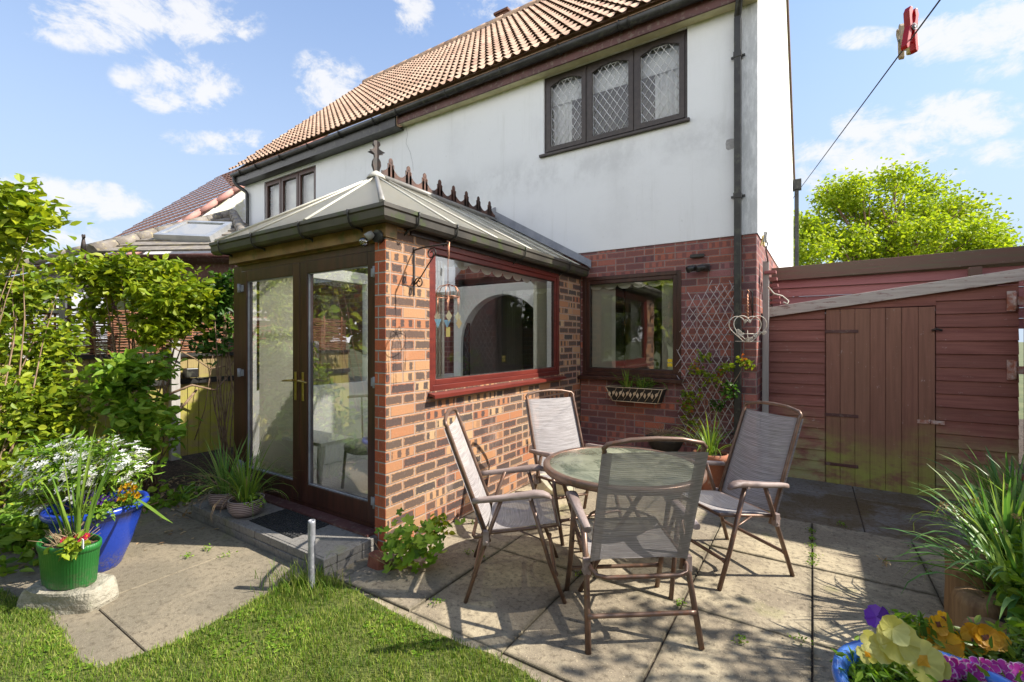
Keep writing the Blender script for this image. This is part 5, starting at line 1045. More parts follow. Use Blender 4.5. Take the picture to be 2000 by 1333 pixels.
def bowl(r,h,lip=.012): return [(r*.45,.0),(r*.7,.012),(r*.92,h*.35),(r,h*.68),(r*.93,h*.95),(r*.96,h),(r*.90,h),(r*.86,h*.9),(r*.9,h*.6)]
for i,(x,y,rr_,lb_,lb2) in enumerate(((-4.13,1.93,.125,'striped bowl pot at the back left of the doorstep','grassy spring bulb clump in the rear striped bowl'),(-3.79,1.93,.135,'striped bowl pot on the doorstep nearest the mat','grassy bulb clump in the striped bowl next to the mat'))):
    pot('striped_pot',lb_,(x,y,.111),bowl(rr_,.135),M['stripe'],'striped bowls on the doorstep',(rr_*.88,.11))
    mb=MB(); straps(mb,(x,y,.22),60,.3,.52,.0065,70+i,.07,1.0,1.05); straps(mb,(x,y,.22),18,.4,.6,.005,80+i,.04,.4,.4); mb2=MB(); straps(mb2,(x,y,.21),14,.3,.5,.004,90+i,.07,1.2,1.8)
    t=thing('bulb_plant',(x,y,.22),lb2,'plant','grassy bulbs on the doorstep'); mb.build('leaves',L['straplt'] if i else L['strap'],t); mb2.build('dry_leaves',L['dry'],t)
    if i==1:
        m3=MB(); c,u=sprigs([((x+.12,y-.02,.25),(.1,.06,.03),1)],60,3,5,.04); leaves(m3,c,.03,.01,.4,seed=4); m3.build('small_foliage',L['geran'],t)
# big blue pot with pansies and white shrub
bx,by=-3.965,1.06
pot('blue_glazed_pot','large glossy blue pot in the bed at the left, behind the green planter',(bx,by,0),[(.11,0),(.125,.02),(.175,.15),(.22,.3),(.24,.385),(.266,.39),(.273,.41),(.264,.432),(.243,.435),(.232,.42),(.22,.36)],M['blue'],None,(.225,.375),56)
def flower(mb,c,n_,r,k=5,mi=0,cmi=None,seed=0,broad=.8):
    rr=random.Random(seed); n_=V(n_).normalized(); a=V((0,0,1)) if abs(n_.z)<.9 else V((1,0,0)); u=(a-n_*a.dot(n_)).normalized(); w_=n_.cross(u); c=V(c); mb.mi=mi; ph=rr.random()*6
    for i in range(k):
        th=ph+2*math.pi*i/k; d_=u*math.cos(th)+w_*math.sin(th); s_=n_.cross(d_); R0=r*rr.uniform(.85,1.12); cup=rr.uniform(.05,.35)
        if r>.031:
            pr_=[rr.uniform(-.06,.06) for _ in range(7)]
            def pf(u_,v_,R0=R0,d_=d_,s_=s_,cup=cup,pr_=pr_):
                ang=(v_-.5)*1.5*broad; rad=R0*u_*(1-.10*abs(v_-.5)*2*u_+pr_[min(6,int(v_*6.99))]*u_); ruf=math.sin(v_*19+seed)*.05*u_*u_
                return c+d_*(rad*math.cos(ang))+s_*(rad*math.sin(ang))+n_*(R0*(cup*u_*u_+ruf-.08*abs(v_-.5)*u_+.02*i))
            mb.grid(pf,4,8); continue
        n0=len(mb.v); P_=[c,c+d_*R0*.45-s_*R0*broad*.42+n_*R0*cup*.5,c+d_*R0*.85-s_*R0*broad*.4+n_*R0*cup,c+d_*R0+n_*R0*cup*.7,c+d_*R0*.85+s_*R0*broad*.4+n_*R0*cup,c+d_*R0*.45+s_*R0*broad*.42+n_*R0*cup*.5,c+d_*R0*.5+n_*R0*cup*.2]
        mb.v+=[tuple(q) for q in P_]
        for f in ((0,6,1),(1,6,2),(2,6,3),(3,6,4),(4,6,5),(5,6,0)): mb.face([n0+j for j in f],True)
    if cmi is not None:
        mb.mi=cmi; n0=len(mb.v); mb.v.append(tuple(c+n_*r*.14)); 
        for i in range(8): th=2*math.pi*i/8; mb.v.append(tuple(c+(u*math.cos(th)+w_*math.sin(th))*r*.38*(1 if i%2 else .6)+n_*r*.11))
        for i in range(8): mb.face([n0,n0+1+i,n0+1+(i+1)%8])
ws_=thing('white_flowering_shrub',(bx-.05,by+.12,.38),'white star flowered shrub growing in and behind the blue pot','shrub')
blb=[bl(200,900,3.1,60,42,.18,2),bl(120,900,3.1,55,40,.18,2),bl(165,940,3.05,60,35,.18,1.5),bl(245,915,3.1,35,28,.12,1),bl(60,985,3.0,25,22,.1,.5),bl(80,940,3.05,40,30,.14,.8)]
mb=MB(); c,u=sprigs(blb,1700,71,6,.09,.1); leaves(mb,c,.07,.009,.3,.0,71,u*.6); mb.build('foliage',L['geran'],ws_)
mb=MB(); c,u=sprigs(blb,330,72,3,.05,.55); c=c+np.array([0,0,.02])
for i in range(len(c)): flower(mb,c[i],(u[i][0]*.5-.2,u[i][1]*.5-.4,.8),.020,5,0,None,i,.6)
c,u=sprigs([b for b in blb if b[2]>=.5],800,73,9,.05,.85); 
for i in range(len(c)): flower(mb,c[i],(u[i][0]*.5-.1,u[i][1]*.5-.4,.8),.020,5,0,None,i,.6)
mb.build('white_flowers',L['white'],ws_)
mb=MB(); rr=random.Random(5)
for i in range(14): q=V(blb[i%6][0])+V((rr.uniform(-.08,.08),rr.uniform(-.05,.05),0)); mb.tube([(bx+rr.uniform(-.1,.1),by+rr.uniform(-.1,.1),.37),V((bx,by,.37)).lerp(q,.6)+V((0,0,.05)),q],[.005,.004,.002],5)
mb.build('stems',M['twig'],ws_)
pv=thing('violet_pansies',(bx+.08,by-.12,.38),'violet pansies on the rim of the big blue pot','flowers')
mb=MB(); rr=random.Random(8)
for i in range(26): px=rr.uniform(155,232); q=P(px,rr.uniform(960,990)+(0),2.86); flower(mb,q,(rr.uniform(-.1,.4),-.8,.5),rr.uniform(.014,.022),5,0,1 if i%3==0 else None,i)
mb.build('petals',[L['violet'],L['white']],pv); mb=MB(); c,u=sprigs([bl(190,995,2.9,45,16,.08,1)],420,74,5,.04,.1); leaves(mb,c,.03,.009,.4,seed=74); mb.build('foliage',L['geran'],pv)
pv=thing('golden_pansies',(bx+.2,by+.0,.38),'golden yellow pansies at the right of the big blue pot','flowers'); mb=MB()
for i in range(16): q=P(rr.uniform(228,272),rr.uniform(945,975),2.95); flower(mb,q,(rr.uniform(-.1,.5),-.8,.5),rr.uniform(.016,.024),5,0,1 if i%2 else None,i+40)
mb.build('petals',[L['orange'],L['brownp']],pv); mb=MB(); c,u=sprigs([bl(248,975,3.0,26,14,.07,1)],220,75,5,.04,.1); leaves(mb,c,.03,.009,.4,seed=75); mb.build('foliage',L['geran'],pv)
# tulip-like single long leaf, twig
mb=MB(); mb.ribbon([P(268,975,2.95),P(290,990,2.9),P(320,1012,2.85),P(338,1022,2.82)],.012,.3); mb.ribbon([P(262,968,2.95),P(278,940,2.9),P(295,930,2.88),P(298,942,2.87)],.008,.3); tag(mb.build('drooping_leaf',L['straplt']),'long yellowing leaf arching out over the path from the blue pot','leaf')
# stone block and green oval planter
st_=MB(); O=G(52,1170); c0=V((-3.56,.83,0)); ang=R(32)
def rot(x,y): return (c0.x+x*math.cos(ang)-y*math.sin(ang),c0.y+x*math.sin(ang)+y*math.cos(ang))
st_.grid(lambda u,v:(lambda x,y,z:(*rot(x*(1+.04*math.sin(4*math.pi*v+5*u)+.02*math.sin(14*math.pi*v)),y*(1+.06*math.cos(7*u+6*math.pi*v))),z+.006*math.sin(10*math.pi*v)*(z>.05)))(*( (lambda a,t:(.215*math.copysign(abs(math.cos(a))**.45,math.cos(a))*t[0],.115*math.copysign(abs(math.sin(a))**.45,math.sin(a))*t[0],t[1]))(2*math.pi*v,[(1,-.01),(1.02,.02),(1.0,.07),(.97,.105),(.93,.118),(.5,.12),(.01,.121)][min(6,int(round(u*6)))]))),6,48,False)
tag(st_.build('stone_block',M['stone'],None,bevel=.006),'rough pale stone slab under the green planter','stone')
gp_=V((-3.57,.83,.118)); 
pot('green_oval_planter','ribbed green oval plastic planter standing on the stone block',tuple(gp_),[(.155,0),(.16,.01),(.178,.185),(.182,.19),(.182,.202),(.19,.206),(.19,.235),(.183,.24),(.176,.235),(.172,.20)],M['greenp'],None,(.172,.205),180,sy=.55,rot=R(20),ripple=lambda j:(.012 if j%3==0 else 0.0))
mb=MB(); rr=random.Random(9)
for i in range(170):
    a=rr.uniform(0,6.28); q=gp_+V((rr.uniform(-.14,.08),rr.uniform(-.05,.06),.20)); d_=V((math.cos(a)*rr.uniform(.3,1.2),math.sin(a)*.6,rr.uniform(.3,1))).normalized()*rr.uniform(.05,.14); mb.tube([q,q+d_*.5+Z1*.01,q+d_],[.0025,.002,.001],4)
dt=thing('dried_flower_clump',tuple(gp_+Z1*.20),'tangle of dry brown stems in the left of the green planter','plant'); mb.build('dry_stems',L['dry'],dt)
mb=MB(); straps(mb,gp_+V((-.08,.04,.20)),15,.35,.75,.0085,101,.06,.35,.5); straps(mb,gp_+V((.02,.04,.20)),9,.25,.5,.008,102,.05,.3,.4); gt_=thing('tall_bulb_leaves',tuple(gp_+Z1*.20),'tall upright bulb leaves rising from the green planter','plant'); mb.build('leaves',L['straplt'],gt_)
mb=MB()
for i in range(9): q=gp_+V((rr.uniform(.07,.17),rr.uniform(-.06,.04),rr.uniform(.23,.29))); flower(mb,q,(rr.uniform(-.1,.6),-.7,.6),.020,6,0,1,i)
pr=thing('crimson_primroses',tuple(gp_+V((.12,0,.20))),'crimson primroses at the right of the green planter','flowers'); mb.build('petals',[L['crimson'],L['orange']],pr); mb=MB(); c,u=sprigs([((gp_.x+.12,gp_.y-.01,gp_.z+.23),(.08,.05,.03),1)],120,76,5,.04,.1); leaves(mb,c,.05,.017,.5,seed=76); mb.build('foliage',L['bush'],pr)
mb=MB(); q=P(162,1060,2.50); mb.box((q.x-.012,q.y-.002,q.z-.03),(q.x+.012,q.y+.001,q.z+.02)); tag(mb.build('plant_label',M['white']),'small white plant label in the green planter','plant label')
# ------------------------------------------------------------------ metal pipe stub, brick lump, geranium
q=V((-2.515,1.66,0)); mb=MB(); mb.lathe([(.021,-.02),(.0205,.2),(.0215,.41),(.0205,.425),(.016,.425),(.016,.2)],tuple(q),14,cap=False); tag(mb.build('metal_pipe_stub',M['pipe']),'upright grey metal pipe stub in the grass by the step','pipe')
q=G(738,1105); mb=MB(); mb.grid(lambda u,v:(q.x+.075*(math.copysign(abs(math.cos(2*math.pi*v))**.5,math.cos(2*math.pi*v)))*(1-.25*u)*(1+.1*math.sin(6*v)),q.y+.05*math.copysign(abs(math.sin(2*math.pi*v))**.5,math.sin(2*math.pi*v))*(1-.2*u),-.01+.09*min(1,u*1.25)-(0 if u<.99 else 0)) if u<.99 else (q.x+.0,q.y,.082),5,20,False); tag(mb.build('brick_lump',M['rbrick']),'broken lump of red brick beside the doorstep','brick')
def big_leaf(mb,c,n_,r,seed):
    rr=random.Random(seed); n_=V(n_).normalized(); a=V((1,0,0)); u=(a-n_*a.dot(n_)).normalized(); w_=n_.cross(u); c=V(c); n0=len(mb.v); mb.v.append(tuple(c)); k=20; ph=rr.random()*6
    for i in range(k): th=ph+2*math.pi*i/k*.93; rad=r*(1 if i%4<2 else .74)*rr.uniform(.92,1.05); mb.v.append(tuple(c+(u*math.cos(th)+w_*math.sin(th))*rad+n_*r*(.25 if i%4<2 else .12)))
    for i in range(k-1): mb.face([n0,n0+1+i,n0+2+i],True)
ge=thing('geranium_plant',(-2.33,2.12,0),'bright green hardy geranium at the foot of the brick pier','plant'); mb=MB(); rr=random.Random(12)
for i in range(130):
    px=rr.gauss(800,32); py=rr.gauss(1062,22); q=P(px,py,2.98+rr.uniform(-.12,.14)); q.z=max(.02,q.z); big_leaf(mb,q,(rr.uniform(-.3,.5),rr.uniform(-.9,.1),.8),rr.uniform(.028,.046),i)
mb.build('leaves',L['geran'],ge); mb=MB(); c,u=sprigs([bl(845,1040,3.1,22,22,.08,1),bl(860,1025,3.15,12,16,.05,.6)],150,77,5,.05,.1); leaves(mb,c,.045,.016,.4,seed=77); mb.build('variegated_leaves',L['bush'],ge)
mb=MB()
for i in range(26): mb.tube([(-2.33+rr.uniform(-.03,.03),2.1+rr.uniform(-.03,.03),0),(-2.33+rr.uniform(-.14,.14),2.1+rr.uniform(-.12,.12),rr.uniform(.08,.2))],.002,4)
mb.build('stems',L['dry'],ge)
# pale decorative block behind far chair
q=G(1084,968); q=V((q.x,q.y,0)); bt=thing('screen_block',tuple(q),'cream patterned screen block on the ground behind the far chair','block'); mb=MB(); u_=R_; n_=-F_
mb.obox(q-u_*.17,u_*.36,n_*-.12,Z1*.2); mb.build('body',M['cream'],bt,bevel=.005); mb=MB()
for k in range(2):
    o_=q-u_*.16+u_*(.17*k)+Z1*.015+n_*.001; a_,b_,c_,d_=o_,o_+u_*.165,o_+u_*.165+Z1*.17,o_+Z1*.17; ap=(a_+c_)/2+n_*.05
    for t_ in ((a_,b_),(b_,c_),(c_,d_),(d_,a_)): mb.poly([t_[0],t_[1],ap])
mb.build('pyramid_face',M['cream'],bt)
# ------------------------------------------------------------------ trellis, roses, pots by the kitchen wall
tr=MB(); rr=random.Random(14)
def tp_(px,py): return onY(px,py,WY-.035)
bnd=[(545,1352,1440),(600,1345,1440),(640,1332,1425),(700,1325,1425),(760,1330,1430),(800,1328,1440),(880,1335,1440)]
def lim(py):
    for (a,l0,r0),(b,l1,r1) in zip(bnd,bnd[1:]):
        if a<=py<=b: f=(py-a)/(b-a); return l0+(l1-l0)*f,r0+(r1-r0)*f
    return (0,0)
for sg in (1,-1):
    for k in range(-14,34):
        pts=[]
        for j in range(60):
            py=548+j*5.6; px=(1330 if sg>0 else 1440)+sg*((py-548)*.62-(k*15.5)); wob=2.5*math.sin(py*.05+k); px+=wob; l_,r_=lim(py); top=560 if px<1385 else 545
            if l_-3+rr.uniform(-4,4)<px<r_+4 and py<870 and py>top+ (k%3)*6: pts.append((px,py))
        if len(pts)>3:
            tr.tube([tp_(*p) + V((0,.012*sg-.02,0)) for p in pts[::3]+[pts[-1]]],.0042,5)
tag(tr.build('willow_trellis',M['willowt']),'grey crisscross willow trellis fixed to the brick wall','trellis')
def smallplant(name,label,parts,stems,cat='plant',sm=None):
    t=thing(name,stems[0][0],label,cat); mb=MB()
    for s_ in stems: mb.tube(s_,[.005]+[.0035]*(len(s_)-2)+[.002],5)
    mb.build('stems',sm or M['twig'],t)
    for i,(nm,mat,blobs,n,ll,lw,up) in enumerate(parts): mb=MB(); c,u=sprigs(blobs,n,200+i+len(label),5,.06,.1); leaves(mb,c,ll,lw,up,.05,i); mb.build(nm,mat,t)
    return t
yb=WY-.15
def yl(px,py,rw,rh,wt=1,y=yb): q=onY(px,py,y); z=q.dot(F_); return (tuple(q),(rw*z/900,.05,rh*z/900),wt)
B0=onY(1392,880,5.1)
smallplant('wall_rose','young climbing rose with yellow green and red leaves in front of the trellis',[('foliage',L['bush'],[yl(1360,720,16,10),yl(1355,770,22,14,1.4),yl(1340,790,14,12),yl(1390,740,14,10),yl(1375,700,12,8,.6),yl(1420,720,12,9),yl(1455,712,14,6),yl(1350,820,14,12,.8)],330,.055,.02,.45),('dark_foliage',L['roseg'],[yl(1425,765,16,16),yl(1400,790,12,12,.6)],110,.05,.02,.4),('red_young_leaves',L['rosered'],[yl(1362,715,10,6),yl(1408,728,9,6),yl(1340,792,8,5),yl(1452,705,6,4)],75,.045,.016,.4)],
 [[tuple(B0),tuple(onY(1370,820,5.25)),tuple(onY(1352,770,yb)),tuple(onY(1345,740,yb))],[tuple(B0),tuple(onY(1378,800,5.25)),tuple(onY(1362,700,yb))],[tuple(B0),tuple(onY(1395,800,5.3)),tuple(onY(1425,760,yb)),tuple(onY(1455,712,yb))],[tuple(B0),tuple(onY(1385,780,5.3)),tuple(onY(1405,730,yb))]])
q=V((-.86,5.0,0)); pot('terracotta_pot','tall terracotta pot under the trellis, right of the table',tuple(q),[(.10,0),(.11,.02),(.145,.30),(.165,.305),(.17,.37),(.155,.375),(.145,.35)],M['terra'],None,(.14,.34))
mb=MB(); straps(mb,q+Z1*.35,42,.28,.5,.008,111,.06,.9,1.0); t=thing('green_bulb_clump',tuple(q+Z1*.35),'green strap leaved clump in the terracotta pot under the trellis','plant'); mb.build('leaves',L['straplt'],t)
q=V((-1.35,5.15,0)); hb=thing('wire_basket_planter',tuple(q),'low dark wire basket of dry brown stems below the window','plant pot')
mb=MB(); mb.lathe([(.10,.28),(.16,.34),(.2,.42),(.21,.45),(.195,.45),(.15,.36)],tuple(q),24,cap=False); mb.build('liner',M['basket'],hb)
for a in range(0,360,120): m_=MB(); m_.tube([q+V((.17*math.cos(R(a)),.17*math.sin(R(a)),0)),q+V((.13*math.cos(R(a)),.13*math.sin(R(a)),.32))],.008,6); m_.build('leg',M['iron'],hb)
mb=MB(); rr=random.Random(16)
for i in range(150): a=rr.uniform(0,6.28); p0=q+V((rr.uniform(-.1,.1),rr.uniform(-.1,.1),.42)); d_=V((math.cos(a),math.sin(a)*.6,rr.uniform(.1,1.0))).normalized()*rr.uniform(.1,.22); mb.tube([p0,p0+d_*.5+Z1*.02,p0+d_],[.0025,.002,.001],4)
tag(mb.build('dead_plant',L['dry']),'dead brown twiggy plant in the dark wire basket','plant')
mb=MB(); 
for (a_,b_,c_) in [((1440,865),(1447,800),(1442,690)),((1420,860),(1416,760),(1425,690)),((1385,870),(1388,760),(1380,640))]: pass
# window basket
wb_=thing('window_basket',tuple(onY(1243,770,WY-.1)),'wire wall basket with leaf patterned liner under the kitchen window','planter')
a=onY(1187,754,WY-.13); b=onY(1297,760,WY-.13); zt,zb=a.z,a.z-.17; x0,x1=a.x,b.x
mb=MB(); mb.hexa([(x0+.07,WY-.14,zb),(x1-.07,WY-.14,zb),(x1-.05,WY-.03,zb),(x0+.05,WY-.03,zb),(x0+.01,WY-.19,zt-.01),(x1-.01,WY-.19,zt-.01),(x1-.0,WY-.012,zt-.01),(x0+.0,WY-.012,zt-.01)]); mb.build('liner',M['basket'],wb_)
mb=MB(); mb.tube([(x0,WY-.2,zt),(x1,WY-.2,zt),(x1+.01,WY-.01,zt),(x0-.01,WY-.01,zt)],.005,6,closed=True); mb.tube([(x0+.07,WY-.15,zb),(x1-.07,WY-.15,zb),(x1-.05,WY-.02,zb),(x0+.05,WY-.02,zb)],.005,6,closed=True)
for xx,xb in ((x0,x0+.07),(x1,x1-.07)): mb.tube([(xx,WY-.2,zt),(xb,WY-.15,zb)],.005,6)
for k in range(7):
    f=(k+.5)/7; xx=x0+.04+(x1-x0-.08)*f; pts=[(xx-.05,WY-.155,zb+.01),(xx-.01,WY-.172,zb+.06),(xx+.03,WY-.185,zb+.12),(xx+.05,WY-.196,zt-.01)]; mb.tube(pts,.003,5)
    m2=.016; mb.prism([(xx+.0,WY-.18,zb+.07),(xx+.03,WY-.186,zb+.10),(xx+.025,WY-.19,zb+.13),(xx-.005,WY-.186,zb+.11)],(0,-.003,0)); mb.prism([(xx-.04,WY-.176,zb+.05),(xx-.02,WY-.184,zb+.09),(xx-.035,WY-.188,zb+.12),(xx-.055,WY-.182,zb+.08)],(0,-.003,0))
mb.build('wire_frame',M['palewood'],wb_)
c=V(((x0+x1)/2,WY-.1,zt-.03)); mb=MB(); straps(mb,c+V((-.1,0,0)),26,.18,.34,.006,121,.06,.8,1.0,bias=(0,-.2)); straps(mb,c+V((.08,0,0)),22,.15,.28,.005,122,.07,.8,.8,bias=(0,-.2)); straps(mb,c,5,.3,.42,.006,123,.2,1.2,2.6,bias=(.3,-.6)); cc,u=sprigs([((c.x+.12,c.y,c.z+.08),(.13,.05,.06),1)],260,78,5,.05,.1); leaves(mb,cc,.035,.005,.4,seed=78); t=thing('basket_greenery',tuple(c),'green grassy plants spilling from the window basket','plant'); mb.build('leaves',L['straplt'],t)
# heart shaped hanging basket and bracket
hq=onY(1460,645,WY-.38); z_=hq.z; ht=thing('heart_wire_ornament',tuple(hq),'white wire heart shaped hanging ornament by the brick corner','ornament'); H=R_; ctr=V(hq)
mb=MB(); s_=.172
def hp(t): x=16*math.sin(t)**3; y=13*math.cos(t)-5*math.cos(2*t)-2*math.cos(3*t)-math.cos(4*t); return (x/17*s_,y/17*s_*1.0+.02)
for dy in (-.05,.05):
    pts=[]
    for k in range(49):
        t_=2*math.pi*k/48; x,y=hp(t_); y=max(y,-.115); pts.append(ctr+H*x+Z1*y+F_*dy*(1 if y>-.0 else .8))
    mb.tube(pts[:-1],.0045,6,closed=True)
for x in (-.1,-.05,0,.05,.1): mb.tube([ctr+H*x+F_*-.045+Z1*-.11,ctr+H*x+F_*.045+Z1*-.11],.0035,5)
rr=random.Random(18)
for k in range(17):
    x=rr.uniform(-.15,.15); y=-.095+abs(x)*.7*rr.uniform(.5,1.25); r0=rr.uniform(.014,.024); c=ctr+H*x+Z1*y-F_*.045; mb.tube([c+H*math.cos(t_/6)*r0*(1-t_/70)+Z1*math.sin(t_/6)*r0*(1-t_/70) for t_ in range(0,66,3)],.0026,5)
for sx in (-1,1): mb.tube([ctr+H*sx*.0+Z1*.10,ctr+H*sx*.02+Z1*.075,ctr+H*sx*.035+Z1*.09,ctr+H*sx*.02+Z1*.105],.004,5)
mb.tube([ctr-H*.06-Z1*.035,ctr+H*.06-Z1*.035],.0035,5); mb.tube([ctr-Z1*.11,ctr+Z1*.0],.0035,5)
mb.build('heart_frame',M['wire'],ht)
mb=MB(); tpz=ctr+Z1*.36; mb.tube([ctr+Z1*.11,tpz],.0055,6); mb.tube([tpz,tpz+H*.02+Z1*.02,tpz+Z1*.045,tpz-H*.015+Z1*.03],.0035,5)
for k in range(16): zc=ctr+Z1*(.12+k*.015); mb.ball(tuple(zc+H*.004*(-1)**k),.0075,6,4)
mb.build('chain',M['copper'],ht)
bk=MB(); w0=V((HX-.05,WY-.0,tpz.z+.045)); bk.tube([w0-Z1*.25,w0+Z1*.02],.007,6); bk.tube([w0,w0.lerp(tpz+Z1*.045,.5)+Z1*.01,tpz+Z1*.045],.006,6); bk.tube([w0-Z1*.2,w0.lerp(tpz,.4)-Z1*.08,tpz+Z1*.03],.005,6); tag(bk.build('hanging_bracket',M['iron']),'iron wall bracket carrying the white wire heart','bracket')
# cream scroll bracket beside the post
q=onY(1540,577,5.8); bk=MB(); bk.tube([P(1500,560,4.95),P(1512,574,4.9),P(1528,578,4.9),P(1540,588,4.85),P(1538,594,4.85),P(1530,590,4.85)],.008,6); tag(bk.build('scroll_bracket',M['wire']),'small cream scroll bracket on the grey post','bracket')
# ------------------------------------------------------------------ wall light, bracket and wind chime on the pier
q=onY(730,462,CY-.06); wl=thing('bulb_wall_light',(q.x,CY,q.z),'black outdoor lamp with bare glass bulb above the door corner','wall light')
c=onY(745,462,CY-.03); c=V((CX-.05,CY-.004,2.24)); mb=MB(); mb.tube([c,c-Y1*.04],.045,18); mb.build('lamp_base',M['black'],wl)
mb=MB(); h0=c+V((-.02,-.05,.02)); h1=h0+V((-.035,-.03,-.035)); mb.tube([h0,h0.lerp(h1,.4),h1],[.020,.028,.030],14); mb.build('lamp_holder',M['greypl'],wl)
mb=MB(); b0=h1+V((-.012,-.012,-.03)); mb.ball(tuple(b0),.033,14,10); mb.build('bulb',M['bulb'],wl); mb=MB(); mb.tube([b0+V((.01,.01,.02)),b0+V((0,0,-.008)),b0+V((-.012,0,.01))],.004,5); mb.build('filament',M['brass'],wl)
cb=MB(); cb.tube([(DX1+.015,CY+.02,2.2),(DX1+.012,CY+.01,1.8),(DX1+.018,CY+.012,1.2),(DX1+.01,CY+.01,.6)],.004,5); cb.build('cable',M['black'],wl)
z1=2.185; bt=thing('scroll_wall_bracket',(CX,2.51,z1),'black iron scroll bracket on the brick pier holding the wind chime','bracket')
mb=MB(); y=2.51; mb.box((CX,y-.008,z1-.34),(CX+.008,y+.008,z1+.02)); mb.tube([(CX+.006,y,z1-.02),(CX+.006,y,z1),(CX+.10,y,z1+.01),(CX+.345,y,z1+.012)],.0065,6)
def sp2(cx,cz,r0,t0,t1,n=20,sh=.75): return [(cx+r0*(1-sh*i/n)*math.cos(t0+(t1-t0)*i/n),y,cz+r0*(1-sh*i/n)*math.sin(t0+(t1-t0)*i/n)) for i in range(n+1)]
mb.tube([(CX+.012,y,z1-.26),(CX+.08,y,z1-.2),(CX+.15,y,z1-.12),(CX+.22,y,z1-.05)]+sp2(CX+.18,z1-.045,.045,0,R(500)),.005,6); mb.tube(sp2(CX+.055,z1-.25,.045,R(180),R(-320)),.005,6); mb.build('iron_scroll',M['iron'],bt)
tip=V((CX+.34,y,z1)); wcx=thing('wind_chime',tuple(tip),'copper wind chime with coloured glass diamonds hanging before the red window','wind chime')
mb=MB(); mb.tube([tip+Z1*.02,tip-Z1*.3],.0025,5); ring=tip-Z1*.33; 
for a in range(0,180,60): 
    d_=V((math.cos(R(a)),math.sin(R(a)),0)); mb.tube([ring-d_*.085-Z1*.04,ring-d_*.085,ring-d_*.06+Z1*.035,ring+Z1*.05,ring+d_*.06+Z1*.035,ring+d_*.085,ring+d_*.085-Z1*.04],.0028,5)
mb.tube([ring+V((math.cos(R(a)),math.sin(R(a)),0))*.085-Z1*.04 for a in range(0,360,20)],.003,5,closed=True)
mb.tube([tip+V((-.01,0,.03)),tip+V((.012,0,.02)),tip+V((.008,0,-.1)),tip+V((-.006,0,-.05))],.004,5); mb.build('frame',M['copper'],wcx)
gcol=[(.6,.45,.25),(.65,.6,.4),(.25,.42,.55),(.6,.5,.35),(.3,.5,.6),(.65,.55,.35)]
for k in range(6):
    d_=V((math.cos(R(60*k+15)),math.sin(R(60*k+15)),0)); c=ring+d_*.085-Z1*.04; ln_=.10 if k%2 else .15; mb=MB(); mb.tube([c,c-Z1*ln_],.0016,4); e=c-Z1*(ln_+.04); 
    mm,nb_,b_=newmat('coloured glass piece'); b_.inputs['Base Color'].default_value=(*gcol[k],1); b_.inputs['Roughness'].default_value=.2; nb_.put(b_.inputs['Base Color'],nb_.mix(nb_.noise(nb_.obj(),30),gcol[k],tuple(x*.7 for x in gcol[k])))
    if k in(2,4): pts=[e+R_*.026+Z1*.03,e-R_*.026+Z1*.03,e-Z1*.035]
    else: pts=[e+Z1*.04,e-R_*.022,e-Z1*.04,e+R_*.022]
    mb.mi=1; mb.prism(pts,F_*.003); mb.build('glass_drop',[M['copper'],mm],wcx)
mb=MB(); mb.tube([ring,ring-Z1*.26],.0016,4); mb.mi=1; e=ring-Z1*.29; mb.prism([e+R_*.014+Z1*.035,e-R_*.014+Z1*.035,e-R_*.014-Z1*.035,e+R_*.014-Z1*.035],F_*.003); mb.build('clapper',[M['copper'],M['yelpl']],wcx)
# ------------------------------------------------------------------ washing line and pegs
pw=P(1512,490,5.15); pw=V((gx(5.75)+.02,5.75,2.62)); pp=P(1778,78,.84); dirn=(pp-pw).normalized(); end=pp+dirn*2.6
mb=MB(); pts=[]
for k in range(41):
    f=k/40; q=pw.lerp(end,f); pts.append(q-Z1*.05*math.sin(math.pi*f)*0)
mb.tube(pts,.0013,6); wlo=mb.build('washing_line',M['line']); tag(wlo,'thin dark washing line running from the white gable over the patio','washing line')
mb=MB(); mb.box((end.x-.04,end.y-.04,0),(end.x+.04,end.y+.04,end.z+.06)); tag(mb.build('line_post',M['greywood'],None,bevel=.005),'timber post behind the camera holding the washing line','post')
def peg(name,label,c,s,mat,ang,tilt,group='clothes pegs on the washing line'):
    t=thing(name,tuple(c),label,'clothes peg',group); side=(R_*math.cos(ang)+F_*math.sin(ang)); nrm=side.cross(Z1); ax=(Z1+side*tilt).normalized(); sd=(side-ax*side.dot(ax)).normalized()
    for sg in (-1,1):
        prof=[(.004,.046),(.010,.047),(.0145,.036),(.0125,.022),(.010,.008),(.013,-.006),(.0175,-.034),(.0145,-.040),(.009,-.036),(.0035,-.004),(.002,.012),(.004,.022),(.0045,.030),(.002,.040)]
        mb=MB(); mb.prism([c+(sd*sg*a+ax*b)*s-nrm*.0055*s for a,b in prof],nrm*.011*s); mb.build('peg_arm',mat,t,bevel=.0012*s)
    mb=MB(); mb.tube([c+ax*.006*s+(sd*math.cos(a)+ax*math.sin(a))*.006*s+nrm*(.007)*s for a in [k*.6 for k in range(11)]],.0011*s,5); mb.tube([c+ax*.006*s-nrm*.008*s,c+ax*.006*s+nrm*.009*s],.0032*s,6); mb.build('spring',M['lead'],t); return t
peg('clothes_peg','red clothes peg hanging on the line at the top right',P(1778,62,.845),.92,M['redpl'],.3,.06)
peg('clothes_peg','pale yellow clothes peg hanging just behind the red one',P(1782,72,.90),.74,M['yelpl'],1.35,-.02)
peg('clothes_peg','greyish wooden clothes peg hanging left of the red one',P(1762,82,.93),.8,M['palewood'],1.2,.25)
q=pw.lerp(pp,.02); peg('clothes_peg','small yellow clothes peg at the gable end of the line',q-Z1*.03,1.4,M['yelpl'],.2,.2)
q=pw.lerp(pp,.1); peg('clothes_peg','grey clothes peg near the gable end of the line',q-Z1*.02,1.3,M['greypl'],.5,.15)
